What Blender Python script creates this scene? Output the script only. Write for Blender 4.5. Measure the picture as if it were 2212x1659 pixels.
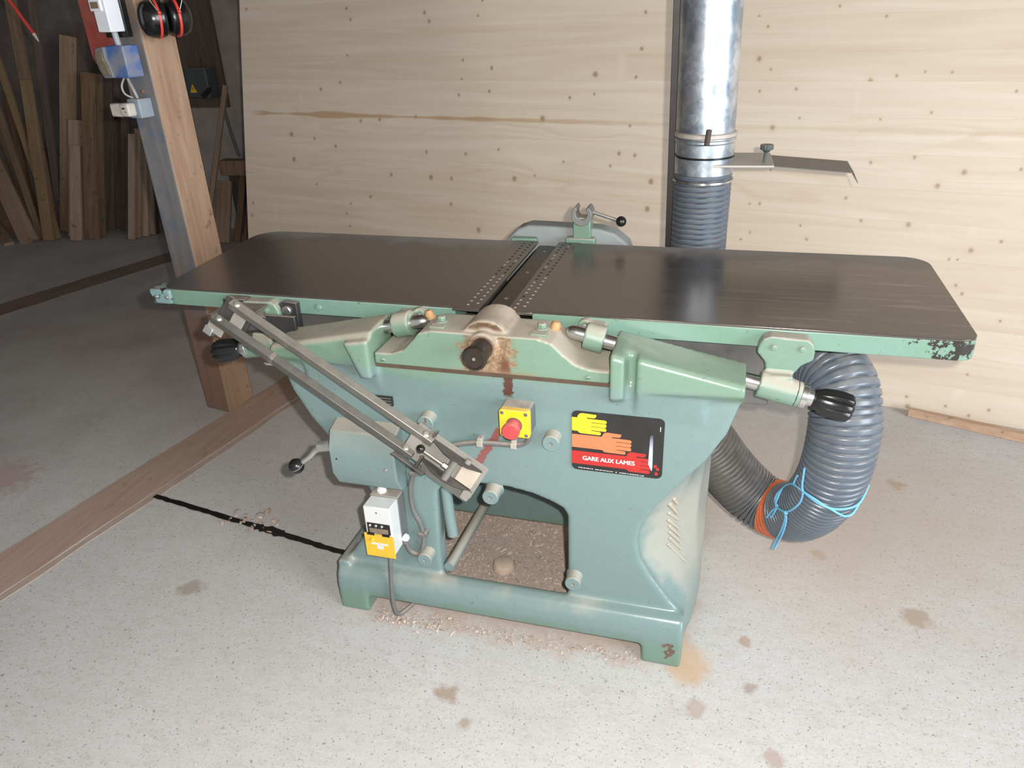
import bpy, bmesh, math, random
from mathutils import Vector as V, Matrix as M
random.seed(7)
R = math.radians
sc = bpy.context.scene
for o in list(bpy.data.objects):
    bpy.data.objects.remove(o)
COL = sc.collection

# ------------------------------------------------------------------ camera, world, lights, exposure
cam_d = bpy.data.cameras.new('camera')
cam = bpy.data.objects.new('camera', cam_d)
COL.objects.link(cam)
cam_d.sensor_fit = 'HORIZONTAL'
cam_d.sensor_width = 36.0
cam_d.lens = 26.59
cam_d.clip_start = 0.02
cr = V((0.9615959, 0.27174007, -0.03860903)); cu = V((-0.08856372, 0.44033935, 0.8934527)); cf = V((-0.25978798, 0.85572109, -0.44749483))
mw = M((cr, cu, -cf)).transposed().to_4x4()
mw.translation = V((0, 0, 1.48))
cam.matrix_world = mw
sc.camera = cam

world = bpy.data.worlds.new('world')
sc.world = world
world.use_nodes = True
bg = world.node_tree.nodes['Background']
bg.inputs[0].default_value = (0.92, 0.96, 1.0, 1)
bg.inputs[1].default_value = 0.30

def area(name, loc, target, sx, sy, power, color=(1, 1, 1)):
    d = bpy.data.lights.new(name, 'AREA')
    d.shape = 'RECTANGLE'; d.size = sx; d.size_y = sy; d.energy = power; d.color = color
    o = bpy.data.objects.new(name, d)
    o.location = loc
    o.rotation_euler = (V(target) - V(loc)).to_track_quat('-Z', 'Y').to_euler()
    COL.objects.link(o)
    return o
# daylight through the barn door on the right, in front of the machine
area('door_daylight', (4.2, -0.8, 1.8), (0.3, 2.2, 0.8), 2.6, 2.6, 215, (0.84, 0.92, 1.0))
# the flash of the camera that took the picture, a little right of and above its lens
fl = bpy.data.lights.new('camera_flash', 'POINT')
fl.energy = 108; fl.shadow_soft_size = 0.012; fl.color = (1.0, 0.985, 0.95)
flo = bpy.data.objects.new('camera_flash', fl)
flo.location = V((0, 0, 1.48)) + cr * 0.058 + cu * 0.03
COL.objects.link(flo)

sc.view_settings.view_transform = 'Standard'
sc.view_settings.look = 'None'
sc.view_settings.gamma = 1.0
sc.view_settings.use_curve_mapping = False
sc.view_settings.exposure = 0.58

# ------------------------------------------------------------------ node helpers
class NT:
    def __init__(s, name):
        s.m = bpy.data.materials.new(name); s.m.use_nodes = True
        s.t = s.m.node_tree; s.b = s.t.nodes['Principled BSDF']; s._tc = None; s._g = None
    def n(s, typ, **kw):
        x = s.t.nodes.new(typ)
        for k, v in kw.items(): setattr(x, k, v)
        return x
    def put(s, sock, v):
        if hasattr(v, 'is_output'): s.t.links.new(v, sock)
        elif isinstance(v, (tuple, list)):
            sock.default_value = tuple(v) + (1,) if len(v) == 3 and sock.type == 'RGBA' else tuple(v)
        else: sock.default_value = v
    def obj(s, off=None):                          # object coordinates; off = where the thing's own origin stands
        if not s._tc: s._tc = s.n('ShaderNodeTexCoord')
        if off:
            x = s.n('ShaderNodeVectorMath', operation='ADD'); s.put(x.inputs[0], s._tc.outputs['Object']); x.inputs[1].default_value = off
            return x.outputs[0]
        return s._tc.outputs['Object']
    def normal_z(s):
        g = s.n('ShaderNodeNewGeometry'); x = s.n('ShaderNodeSeparateXYZ')
        s.put(x.inputs[0], g.outputs['Normal']); return x.outputs[2]
    def island(s):
        return s.n('ShaderNodeNewGeometry').outputs['Random Per Island']
    def rnd(s):
        return s.n('ShaderNodeObjectInfo').outputs['Random']
    def sep(s, v):
        x = s.n('ShaderNodeSeparateXYZ'); s.put(x.inputs[0], v); return x.outputs
    def comb(s, a, b, c):
        x = s.n('ShaderNodeCombineXYZ')
        for i, v in enumerate((a, b, c)): s.put(x.inputs[i], v)
        return x.outputs[0]
    def mapping(s, v, scale=(1, 1, 1), loc=(0, 0, 0)):
        x = s.n('ShaderNodeMapping'); s.put(x.inputs[0], v); x.inputs['Scale'].default_value = scale; x.inputs['Location'].default_value = loc
        return x.outputs[0]
    def noise(s, v, scale=5, detail=4, rough=0.55, dist=0.0):
        x = s.n('ShaderNodeTexNoise'); s.put(x.inputs['Vector'], v)
        x.inputs['Scale'].default_value = scale; x.inputs['Detail'].default_value = detail
        x.inputs['Roughness'].default_value = rough; x.inputs['Distortion'].default_value = dist
        return x.outputs[0]
    def voro(s, v, scale, out='Distance', feature='F1'):
        x = s.n('ShaderNodeTexVoronoi', feature=feature); s.put(x.inputs['Vector'], v); x.inputs['Scale'].default_value = scale
        return x.outputs[out]
    def math(s, op, a, b=0.0, clamp=False):
        x = s.n('ShaderNodeMath', operation=op); x.use_clamp = clamp
        s.put(x.inputs[0], a); s.put(x.inputs[1], b); return x.outputs[0]
    def ramp(s, v, a, b, c=0.0, d=1.0):
        x = s.n('ShaderNodeMapRange'); x.clamp = True
        s.put(x.inputs[0], v)
        for i, q in enumerate((a, b, c, d)): x.inputs[i + 1].default_value = q
        return x.outputs[0]
    def mix(s, f, a, b):
        x = s.n('ShaderNodeMix', data_type='RGBA')
        s.put(x.inputs[0], f); s.put(x.inputs[6], a); s.put(x.inputs[7], b); return x.outputs[2]
    def dist(s, v, p, scale=(1, 1, 1)):
        x = s.n('ShaderNodeVectorMath', operation='MULTIPLY'); s.put(x.inputs[0], v); x.inputs[1].default_value = scale
        y = s.n('ShaderNodeVectorMath', operation='DISTANCE'); s.put(y.inputs[0], x.outputs[0])
        y.inputs[1].default_value = tuple(a * b for a, b in zip(p, scale)); return y.outputs['Value']
    def bump(s, h, strength=0.3, d=0.002):
        x = s.n('ShaderNodeBump'); s.put(x.inputs['Height'], h); x.inputs['Strength'].default_value = strength; x.inputs['Distance'].default_value = d
        s.put(s.b.inputs['Normal'], x.outputs[0])
    def done(s, col, rough=0.5, metal=0.0, spec=0.5):
        s.put(s.b.inputs['Base Color'], col); s.put(s.b.inputs['Roughness'], rough); s.put(s.b.inputs['Metallic'], metal)
        s.b.inputs['Specular IOR Level'].default_value = spec
        return s.m

MC0 = (-0.487, 1.66, 0.0)
DUST = (0.45, 0.375, 0.30)
def plain(name, col, rough=0.5, metal=0.0, var=0.12, scale=30, dust=0.0, spec=0.5):
    t = NT(name)
    n = t.noise(t.obj(), scale, 3)
    a = tuple(c * (1 - var) for c in col); b = tuple(min(1, c * (1 + var)) for c in col)
    c = t.mix(n, a, b)
    r = t.ramp(n, 0.2, 0.8, max(0, rough - 0.06), min(1, rough + 0.06))
    if dust:
        f = t.math('MULTIPLY', t.ramp(t.normal_z(), 0.25, 0.85), t.ramp(t.noise(t.obj(), 22, 4), 0.25, 0.6, 0.45 * dust, dust))
        c = t.mix(f, c, DUST)
        r = t.mix(f, r, (0.9, 0.9, 0.9))
    return t.done(c, r, metal, spec)

def paint(name, col, col2, dust=0.75, low=1.0, clean=False, rough=0.32, chips=0.0, chip_col=(0.03, 0.024, 0.02), extra=None, blend_z=None):
    t = NT(name)
    v = t.obj(MC0)
    n = t.noise(v, 3.2, 4)
    if blend_z:                                    # older green paint on the upper castings, bluish repaint below
        z = t.math('ADD', t.sep(v)[2], t.ramp(t.noise(v, 9, 3), 0.2, 0.8, -0.05, 0.05))
        f = t.ramp(z, blend_z[0], blend_z[1])
    else:
        f = t.ramp(n, 0.35, 0.65)
    c = t.mix(f, col, col2)
    c = t.mix(t.ramp(t.noise(v, 60, 3), 0.35, 0.75, 0, 0.16), c, tuple(x * 0.72 for x in col))
    sp = t.ramp(t.noise(v, 85, 2), 0.70, 0.75, 0, 0.55)
    c = t.mix(sp, c, (0.10, 0.06, 0.045))
    fd = t.math('MULTIPLY', t.ramp(t.normal_z(), 0.12, 0.8), t.ramp(t.noise(v, 14, 5), 0.22, 0.55, 0.55 * dust, dust))
    if low < 1: fd = t.math('MULTIPLY', fd, t.ramp(t.math('ADD', t.sep(v)[2], t.ramp(t.noise(v, 6, 4), 0.25, 0.7, -0.12, 0.5)), 0.30, 0.68, low, 1.0))
    if clean: fd = t.math('MULTIPLY', fd, t.ramp(t.sep(v)[0], -0.30, -0.20, 1.0, 0.12))       # wiped at the working end
    if extra: c = extra(t, v, c)
    c = t.mix(fd, c, DUST)
    r = t.mix(fd, (rough,) * 3, (0.9,) * 3)
    if chips:
        chips_ = t.math('MULTIPLY', t.ramp(t.sep(v)[0], 0.30, 0.47), 0.20)
        h = t.ramp(t.math('ADD', t.noise(v, 34, 6, 0.7), t.math('ADD', t.math('MULTIPLY', t.noise(v, 5, 2), 0.35), chips_)), 0.98 - chips, 1.0 - chips)
        c = t.mix(h, c, chip_col)
    t.bump(t.noise(v, 120, 3), 0.08, 0.001)
    return t.done(c, r, 0.0, 0.5)

BLUEGREEN = (0.165, 0.236, 0.226)
GREEN = (0.158, 0.245, 0.172)
MGREEN = paint('green_paint', GREEN, (0.166, 0.245, 0.20))
MEDGE = paint('table_edge_paint', (0.158, 0.26, 0.19), (0.17, 0.275, 0.235), dust=0.2, chips=0.12)
MEDGE2 = paint('worn_edge_paint', (0.18, 0.29, 0.285), (0.20, 0.32, 0.34), dust=0.2, chips=0.27)
MLOUV = paint('dusty_louvre_paint', (0.40, 0.34, 0.26), (0.30, 0.30, 0.25), dust=0.3)
MBLUEG = paint('blue_green_paint', BLUEGREEN, (0.19, 0.25, 0.25))

def body_marks(t, v, c):
    # rust streak under the cover seam and red-brown drip below the emergency stop, both worn into the paint
    def line(p, q, w, amt, col, c):
        p, q = V(p), V(q); d = q - p; L = d.length; d.normalize()
        xyz = t.sep(v)
        dx = t.math('SUBTRACT', xyz[0], p.x); dz = t.math('SUBTRACT', xyz[2], p.y)
        s_ = t.math('ADD', t.math('MULTIPLY', dx, d.x), t.math('MULTIPLY', dz, d.y))
        u_ = t.math('ABSOLUTE', t.math('ADD', t.math('MULTIPLY', dx, -d.y), t.math('MULTIPLY', dz, d.x)))
        u_ = t.math('ADD', u_, t.ramp(t.noise(v, 90, 3), 0.2, 0.8, -0.006, 0.006))
        m = t.math('MULTIPLY', t.ramp(u_, w, w * 0.7), t.math('MULTIPLY', t.ramp(s_, 0, 0.004), t.ramp(s_, L, L - 0.01)))
        return t.mix(t.math('MULTIPLY', m, amt), c, col)
    c = line((-0.440, 0.775), (-0.448, 0.690), 0.012, 0.93, (0.085, 0.022, 0.012), c)
    c = line((-0.470, 0.605), (-0.535, 0.500), 0.011, 0.85, (0.24, 0.055, 0.045), c)
    c = t.mix(t.ramp(t.math('ADD', t.sep(v)[2], t.ramp(t.noise(v, 16, 3), 0.2, 0.8, -0.03, 0.03)), 0.085, 0.05, 0, 0.7), c, (0.14, 0.225, 0.155))
    d = t.dist(v, (-0.055, 1.41, 0.055), (1.6, 0.2, 1))
    d = t.math('ADD', d, t.ramp(t.noise(v, 60, 3), 0.2, 0.8, -0.03, 0.03))
    c = t.mix(t.ramp(d, 0.022, 0.014, 0, 0.8), c, (0.13, 0.035, 0.03))
    x = t.sep(v)                                   # tan dust settled on the hollow right flank round the louvres
    e = t.math('ADD', x[1], t.ramp(t.noise(v, 10, 4), 0.2, 0.8, -0.05, 0.03))
    f = t.math('MULTIPLY', t.math('MULTIPLY', t.ramp(e, 1.455, 1.485), t.ramp(x[0], -0.19, -0.16)), t.math('MULTIPLY', t.ramp(x[2], 0.50, 0.40, 0.25, 1.0), t.ramp(x[2], 0.10, 0.20)))
    c = t.mix(t.math('MULTIPLY', f, 0.48), c, DUST)
    return c
MBODY = paint('cast_iron_paint', BLUEGREEN, GREEN, dust=0.8, low=0.12, clean=True, rough=0.24, extra=body_marks, blend_z=(0.715, 0.765))
def cover_marks(t, v, c):
    d = t.dist(v, (-0.484, 1.42, 0.806), (1, 0.12, 0.85))
    d = t.math('ADD', d, t.ramp(t.noise(v, 40, 5, 0.7), 0.2, 0.8, -0.035, 0.035))
    c = t.mix(t.ramp(d, 0.074, 0.056), c, t.mix(t.ramp(t.noise(v, 110, 4, 0.7), 0.35, 0.65), (0.13, 0.075, 0.04), (0.33, 0.225, 0.135)))
    d = t.dist(v, (-0.490, 1.44, 0.862), (0.7, 0.15, 1))
    d = t.math('ADD', d, t.ramp(t.noise(v, 50, 4), 0.2, 0.8, -0.02, 0.02))
    c = t.mix(t.ramp(d, 0.034, 0.016, 0, 0.9), c, (0.10, 0.055, 0.03))
    d = t.dist(v, (-0.445, 1.42, 0.765), (1.5, 0.1, 0.5))
    c = t.mix(t.ramp(d, 0.022, 0.012, 0, 0.9), c, (0.12, 0.045, 0.025))
    x = t.sep(v)
    e = t.math('ADD', t.math('ABSOLUTE', t.math('SUBTRACT', x[0], -0.47)), t.ramp(t.noise(v, 45, 4), 0.2, 0.8, -0.06, 0.06))
    f = t.math('MULTIPLY', t.ramp(e, 0.13, 0.05), t.ramp(x[2], 0.772, 0.757))
    return t.mix(f, c, (0.23, 0.15, 0.085))
MCOVER = paint('cover_paint', GREEN, (0.166, 0.25, 0.188), dust=0.9, extra=cover_marks)

MSTEEL = plain('bright_steel', (0.62, 0.61, 0.59), 0.28, 1.0, 0.1)
MSTEELD = plain('dusty_steel', (0.50, 0.49, 0.46), 0.38, 0.9, 0.15, dust=0.6)
MALU = plain('dusty_aluminium_tube', (0.30, 0.29, 0.265), 0.36, 0.75, 0.2, dust=0.55)
MALUD = plain('grey_weathered_tube', (0.17, 0.163, 0.15), 0.42, 0.6, 0.2, dust=0.22)
MBLACK = plain('black_plastic', (0.012, 0.011, 0.011), 0.25, 0.0, 0.2)
MBLACKM = plain('black_painted_sheet', (0.03, 0.029, 0.028), 0.42, 0.0, 0.2, dust=0.5)
MDUSTY = plain('dusty_sheet', (0.225, 0.205, 0.18), 0.7, 0.0, 0.2)
MSKIRT = plain('grey_dusted_sheet', (0.155, 0.145, 0.132), 0.65, 0.1, 0.25, 40, dust=0.25)
MCHEEK = plain('black_cheek_sheet', (0.035, 0.034, 0.033), 0.45, 0.0, 0.2, dust=0.15)
MBROWNST = plain('oiled_dark_steel', (0.055, 0.042, 0.034), 0.32, 0.6, 0.2)
MYEL = plain('yellow_plastic', (0.80, 0.50, 0.02), 0.4, 0.0, 0.05, dust=0.3)
MYELF = plain('yellow_flap', (0.76, 0.42, 0.03), 0.45, 0.0, 0.06)
MRED = plain('red_button', (0.52, 0.055, 0.055), 0.45, 0.0, 0.1, dust=0.35)
MGREYP = plain('grey_enclosure', (0.12, 0.125, 0.125), 0.5, 0.0, 0.15, dust=0.8)
MWHITE = plain('light_grey_plastic', (0.60, 0.60, 0.58), 0.4, 0.0, 0.05)
MPWHITE = plain('white_plastic', (0.74, 0.74, 0.77), 0.4, 0.0, 0.05)
MCABLE = plain('dusty_grey_cable', (0.13, 0.125, 0.12), 0.65, 0.0, 0.25, dust=0.7)
MBLUE = NT('blue_plastic'); _v = MBLUE.obj(); MBLUE = MBLUE.done(MBLUE.mix(MBLUE.ramp(MBLUE.noise(_v, 16, 4), 0.42, 0.62), (0.055, 0.125, 0.33), (0.21, 0.215, 0.25)), 0.5)
MORANGE = plain('orange_tape', (0.66, 0.125, 0.03), 0.38, 0.0, 0.08)
MTWINE = plain('blue_twine', (0.17, 0.45, 0.68), 0.6, 0.0, 0.2, 120)
MREDP = NT('red_dusty_paint'); MREDP = MREDP.done(MREDP.mix(MREDP.ramp(MREDP.noise(MREDP.obj(), 9, 4), 0.3, 0.7), (0.30, 0.03, 0.025), (0.36, 0.12, 0.09)), 0.55)
MDIRTYW = plain('dirty_white_plug', (0.52, 0.47, 0.42), 0.55, 0.0, 0.2, 60)
MGREYBL = plain('grey_blue_socket', (0.25, 0.29, 0.33), 0.5, 0.0, 0.15, dust=0.8)
MDGREY = plain('dark_grey_switch', (0.07, 0.085, 0.085), 0.5, 0.0, 0.15, dust=0.4)
MFLAP = plain('smoked_flap', (0.20, 0.155, 0.10), 0.3, 0.0, 0.35, 60)
MLENS = plain('dusty_window', (0.20, 0.15, 0.105), 0.3, 0.0, 0.4, 50)
MGREYSH = plain('grey_sheet_steel', (0.16, 0.155, 0.15), 0.45, 0.5, 0.2, dust=0.3)
MCORK = plain('wax_plug', (0.42, 0.24, 0.11), 0.7, 0.0, 0.3, 80)
MSTK = plain('sticker_black', (0.018, 0.017, 0.017), 0.38, 0.0, 0.4, 25)
MSY = plain('sticker_yellow', (0.74, 0.54, 0.02), 0.4, 0.0, 0.02)
MSS = plain('sticker_salmon', (0.72, 0.175, 0.07), 0.4, 0.0, 0.02)
MSR = plain('sticker_red', (0.42, 0.022, 0.018), 0.4, 0.0, 0.08)
MSW = plain('sticker_white', (0.82, 0.82, 0.84), 0.4, 0.0, 0.02)
MSB = NT('sticker_blade'); MSB = MSB.done(MSB.mix(MSB.ramp(MSB.sep(MSB.obj(MC0))[2], 0.632, 0.575), (0.05, 0.055, 0.075), (0.62, 0.66, 0.76)), 0.4)
MMUFF = plain('ear_cup_black', (0.006, 0.006, 0.006), 0.22, 0.0, 0.2)
MMUFFR = plain('ear_cup_red', (0.62, 0.055, 0.04), 0.4, 0.0, 0.05)
MPLUGD = plain('perforation_dark', (0.012, 0.01, 0.009), 0.7)
MPLUGL = plain('perforation_dusty', (0.40, 0.36, 0.33), 0.8)

def table_top():
    t = NT('planer_table_steel'); v = t.obj(MC0)
    st = t.noise(t.mapping(v, (1.2, 26, 1)), 2.0, 5, 0.6)
    n = t.noise(v, 4, 4)
    c = t.mix(t.ramp(st, 0.3, 0.75), (0.135, 0.116, 0.104), (0.170, 0.148, 0.134))
    c = t.mix(t.ramp(n, 0.35, 0.7, 0, 0.5), c, (0.135, 0.115, 0.102))
    sc_ = t.math('MULTIPLY', t.ramp(t.noise(t.mapping(v, (2.2, 42, 1), (3, 0, 0)), 1.6, 5, 0.7), 0.55, 0.78), t.ramp(t.sep(v)[0], -0.25, 0.15))
    c = t.mix(t.math('MULTIPLY', sc_, 0.7), c, (0.40, 0.36, 0.33))
    y = t.math('ADD', t.sep(v)[1], t.ramp(t.noise(t.mapping(v, (7, 3, 1)), 1.5, 4), 0.2, 0.8, -0.06, 0.06))
    g = t.math('MULTIPLY', t.ramp(y, 1.98, 2.07), t.ramp(t.noise(t.mapping(v, (2.5, 1, 1)), 1.7, 3), 0.34, 0.52))
    c = t.mix(t.math('MULTIPLY', g, 0.75), c, (0.26, 0.24, 0.225))     # dust swept to the far edge
    r = t.ramp(st, 0.3, 0.75, 0.20, 0.27)
    e = t.math('MULTIPLY', t.math('MULTIPLY', t.ramp(t.sep(v)[0], -0.985, -0.97), t.ramp(t.sep(v)[0], -0.5, -0.72)), t.ramp(y, 1.955, 2.03))
    g = t.math('MAXIMUM', g, e)
    c = t.mix(t.math('MULTIPLY', e, 0.6), c, (0.27, 0.25, 0.235))
    r = t.mix(t.math('MULTIPLY', g, 0.7), r, (0.8, 0.8, 0.8))
    return t.done(c, r, t.math('MULTIPLY', t.math('SUBTRACT', 1.0, t.math('MULTIPLY', t.math('MAXIMUM', g, t.math('MULTIPLY', sc_, 0.7)), 0.75)), 0.70), 0.5)
MTOP = table_top()

def galvanised():
    t = NT('galvanised_sheet'); v = t.obj()
    s_ = t.voro(v, 26, 'Color'); sx = t.sep(s_)[0]
    n = t.noise(v, 18, 5, 0.6)
    c = t.mix(sx, (0.42, 0.47, 0.53), (0.62, 0.66, 0.70))
    c = t.mix(t.ramp(t.noise(v, 13, 5, 0.65), 0.48, 0.60, 0, 0.8), c, (0.24, 0.29, 0.35))
    c = t.mix(t.ramp(t.noise(v, 9, 4), 0.5, 0.75, 0, 0.7), c, (0.55, 0.50, 0.44))
    return t.done(c, t.ramp(n, 0.3, 0.7, 0.30, 0.46), 0.85)
MGALV = galvanised()

def hose_mat():
    t = NT('ribbed_hose_pvc'); v = t.obj((0.21, 1.82, 0.12))
    n = t.noise(v, 20, 4)
    c = t.mix(n, (0.070, 0.088, 0.112), (0.105, 0.126, 0.155))
    c = t.mix(t.math('MULTIPLY', t.ramp(t.sep(v)[0], 0.20, 0.06), t.ramp(t.sep(v)[2], 0.62, 0.5)), c, (0.10, 0.092, 0.085))     # the end by the chip outlet is dusted over
    f = t.math('MULTIPLY', t.ramp(t.normal_z(), 0.0, 0.9), t.ramp(t.noise(v, 30, 4), 0.3, 0.65, 0.1, 0.55))
    c = t.mix(f, c, (0.30, 0.275, 0.25))
    return t.done(c, t.ramp(t.sep(v)[0], 0.0, 0.2, 0.5, 0.3), 0.0, 0.5)
MHOSE = hose_mat()

FLAT = V((0, 0, 0))
def concrete():
    t = NT('concrete_floor'); v = t.obj()
    n1 = t.noise(v, 0.9, 4); n2 = t.noise(v, 7, 5)
    c = t.mix(t.ramp(n1, 0.3, 0.7), (0.49, 0.468, 0.445), (0.545, 0.527, 0.508))
    c = t.mix(t.ramp(n2, 0.3, 0.75, 0, 0.5), c, (0.585, 0.568, 0.55))
    # dirt trodden in by the timber racks on the left
    x = t.math('ADD', t.sep(v)[0], t.ramp(t.noise(v, 1.3, 3), 0.2, 0.8, -0.35, 0.35))
    c = t.mix(t.ramp(x, -1.6, -3.2, 0, 0.5), c, (0.36, 0.32, 0.295))
    c = t.mix(t.math('MULTIPLY', t.ramp(x, -1.7, -2.4), t.ramp(t.noise(v, 2.3, 5), 0.45, 0.7, 0, 0.45)), c, (0.24, 0.19, 0.165))
    # aggregate flecks
    c = t.mix(t.ramp(t.noise(v, 95, 2), 0.64, 0.70, 0, 0.75), c, (0.21, 0.185, 0.17))
    c = t.mix(t.ramp(t.noise(t.mapping(v, (1, 1, 1), (7, 3, 0)), 60, 2), 0.66, 0.72, 0, 0.55), c, (0.56, 0.38, 0.29))
    c = t.mix(t.ramp(t.noise(t.mapping(v, (1, 1, 1), (2, 9, 0)), 170, 2), 0.62, 0.72, 0, 0.7), c, (0.17, 0.15, 0.14))
    c = t.mix(t.ramp(t.noise(t.mapping(v, (1, 1, 1), (5, 1, 0)), 130, 2), 0.62, 0.70, 0, 0.6), c, (0.66, 0.64, 0.61))
    c = t.mix(t.ramp(t.noise(t.mapping(v, (1, 2.2, 1), (1, 4, 0)), 16, 5, 0.7), 0.48, 0.68, 0, 0.30), c, (0.39, 0.355, 0.325))
    c = t.mix(t.ramp(t.noise(t.mapping(v, (1, 1, 1), (8, 4, 0)), 45, 4, 0.7), 0.56, 0.68, 0, 0.35), c, (0.36, 0.33, 0.31))
    # worn brown stains of their own shape
    for (px, py, r, col) in ((-0.555, 1.19, 0.034, (0.34, 0.235, 0.16)), (-0.49, 1.12, 0.02, (0.36, 0.27, 0.20)), (0.61, 2.36, 0.035, (0.36, 0.25, 0.17)), (0.56, 1.72, 0.045, (0.34, 0.25, 0.18)),
                             (-1.42, 1.37, 0.045, (0.33, 0.27, 0.22)), (0.13, 1.53, 0.02, (0.40, 0.28, 0.2)), (0.19, 1.20, 0.028, (0.40, 0.30, 0.26)), (0.02, 1.29, 0.03, (0.42, 0.32, 0.28)), (0.33, 1.93, 0.03, (0.40, 0.30, 0.22)), (0.14, 1.38, 0.022, (0.34, 0.27, 0.24)),
                             (-2.5, 1.70, 0.16, (0.40, 0.29, 0.275))):
        d = t.math('ADD', t.dist(v, (px, py, 0)), t.ramp(t.noise(v, 28, 4), 0.2, 0.8, -r * 0.6, r * 0.6))
        c = t.mix(t.ramp(d, r, r * 0.5, 0, 0.75), c, col)
    # sawdust trodden under and around the machine base
    xy = t.sep(v)
    dx = t.math('SUBTRACT', t.math('ABSOLUTE', t.math('ADD', xy[0], 0.46)), 0.42)
    dy = t.math('SUBTRACT', t.math('ABSOLUTE', t.math('SUBTRACT', xy[1], 1.68)), 0.25)
    dd = t.math('ADD', t.math('MAXIMUM', dx, dy), t.ramp(t.noise(v, 12, 5), 0.2, 0.8, -0.06, 0.06))
    saw = t.mix(t.noise(v, 55, 5, 0.7), (0.34, 0.265, 0.225), (0.60, 0.48, 0.40))
    c = t.mix(t.ramp(dd, 0.06, -0.01, 0, 0.92), c, saw)
    dd2 = t.math('ADD', t.dist(v, (0.35, 2.2, 0), (0.7, 1, 1)), t.ramp(t.noise(v, 4, 5), 0.2, 0.8, -0.25, 0.25))
    c = t.mix(t.ramp(dd2, 0.75, 0.1, 0, 0.55), c, (0.50, 0.385, 0.30))
    d3 = t.math('ADD', t.dist(v, (-0.005, 1.42, 0), (1, 0.7, 1)), t.ramp(t.noise(v, 30, 4), 0.2, 0.8, -0.015, 0.015))
    c = t.mix(t.ramp(d3, 0.06, 0.03, 0, 0.8), c, (0.55, 0.38, 0.24))
    st = t.noise(t.mapping(v, (18, 90, 1)), 1.0, 3)
    t.bump(t.math('ADD', t.noise(v, 130, 3), t.math('MULTIPLY', st, 0.4)), 0.22, 0.002)
    return t.done(c, 0.85, 0.0, 0.3)
MFLOOR = concrete()

def rough_wood(name, a, b, axis=2, rough=0.75, stretch=14, fleck=(0.03, 0.02, 0.015), rnd=0.0):
    t = NT(name); v = t.obj()
    sc_ = [stretch] * 3; sc_[axis] = 1.2
    off = t.comb(t.math('MULTIPLY', t.rnd(), 13), t.math('MULTIPLY', t.rnd(), 31), t.math('MULTIPLY', t.rnd(), 17))
    x = t.n('ShaderNodeVectorMath', operation='ADD'); t.put(x.inputs[0], v); t.put(x.inputs[1], off)
    g = t.noise(t.mapping(x.outputs[0], tuple(sc_)), 2.4, 6, 0.62, 0.4)
    c = t.mix(t.ramp(g, 0.3, 0.72), a, b)
    c = t.mix(t.ramp(t.noise(x.outputs[0], 26, 4), 0.62, 0.75, 0, 0.7), c, fleck)
    if rnd:
        k = t.ramp(t.rnd(), 0, 1, 1 - rnd, 1 + rnd * 0.5)
        m_ = t.n('ShaderNodeVectorMath', operation='SCALE'); t.put(m_.inputs[0], c); t.put(m_.inputs[3], k); c = m_.outputs[0]
    t.bump(g, 0.35, 0.004)
    return t.done(c, rough, 0.0, 0.3)
MPOST = rough_wood('oak_post', (0.27, 0.165, 0.105), (0.41, 0.275, 0.19))
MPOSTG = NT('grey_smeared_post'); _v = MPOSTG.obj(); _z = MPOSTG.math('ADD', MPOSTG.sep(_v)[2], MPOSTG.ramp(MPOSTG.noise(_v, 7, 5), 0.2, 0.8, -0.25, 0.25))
_g = MPOSTG.noise(MPOSTG.mapping(_v, (22, 22, 2)), 2.0, 5, 0.6)
_c = MPOSTG.mix(_g, (0.12, 0.115, 0.115), (0.26, 0.25, 0.245))
_c = MPOSTG.mix(MPOSTG.ramp(MPOSTG.noise(_v, 12, 4), 0.52, 0.66, 0, 0.75), _c, (0.12, 0.15, 0.21))
_c = MPOSTG.mix(MPOSTG.ramp(_z, 0.62, 0.42), _c, MPOSTG.mix(_g, (0.17, 0.095, 0.065), (0.27, 0.165, 0.12)))  # browner towards the foot: brown stain plus the table's shade put into the colour
_c = MPOSTG.mix(MPOSTG.ramp(_z, 1.35, 1.6), _c, (0.30, 0.20, 0.14))
MPOSTG = MPOSTG.done(_c, 0.75, 0.0, 0.3)
MBEAM = rough_wood('floor_timber', (0.37, 0.25, 0.195), (0.45, 0.32, 0.26), 1, fleck=(0.27, 0.18, 0.14))
MBEAM2 = rough_wood('old_floor_timber', (0.17, 0.12, 0.095), (0.27, 0.20, 0.165), 1)
MPLANK = [rough_wood('rack_board_%d' % i, a, b, 2, rnd=0.25) for i, (a, b) in enumerate((
    ((0.19, 0.125, 0.075), (0.32, 0.215, 0.135)), ((0.27, 0.18, 0.125), (0.40, 0.28, 0.20)), ((0.11, 0.062, 0.034), (0.24, 0.15, 0.085)),
    ((0.09, 0.062, 0.05), (0.15, 0.105, 0.082)), ((0.34, 0.235, 0.17), (0.48, 0.345, 0.255)), ((0.24, 0.155, 0.075), (0.33, 0.225, 0.125))))]
MBATTEN = rough_wood('batten_wood', (0.42, 0.26, 0.165), (0.58, 0.40, 0.285), 0)
MWALLD = NT('old_plaster'); _n = MWALLD.noise(MWALLD.obj(), 2.2, 6, 0.65)
MWALLD = MWALLD.done(MWALLD.mix(MWALLD.ramp(_n, 0.3, 0.7), (0.13, 0.105, 0.09), (0.24, 0.20, 0.175)), 0.9)
MWALLL = NT('pale_plaster'); _n = MWALLL.noise(MWALLL.obj(), 6, 6, 0.65)
MWALLL = MWALLL.done(MWALLL.mix(MWALLL.ramp(_n, 0.3, 0.7), (0.27, 0.235, 0.21), (0.40, 0.36, 0.325)), 0.9)
MCEIL = plain('dark_ceiling_boards', (0.10, 0.075, 0.055), 0.9, 0.0, 0.3, 4)
MSHAV = NT('shavings'); _i = MSHAV.island()
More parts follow.
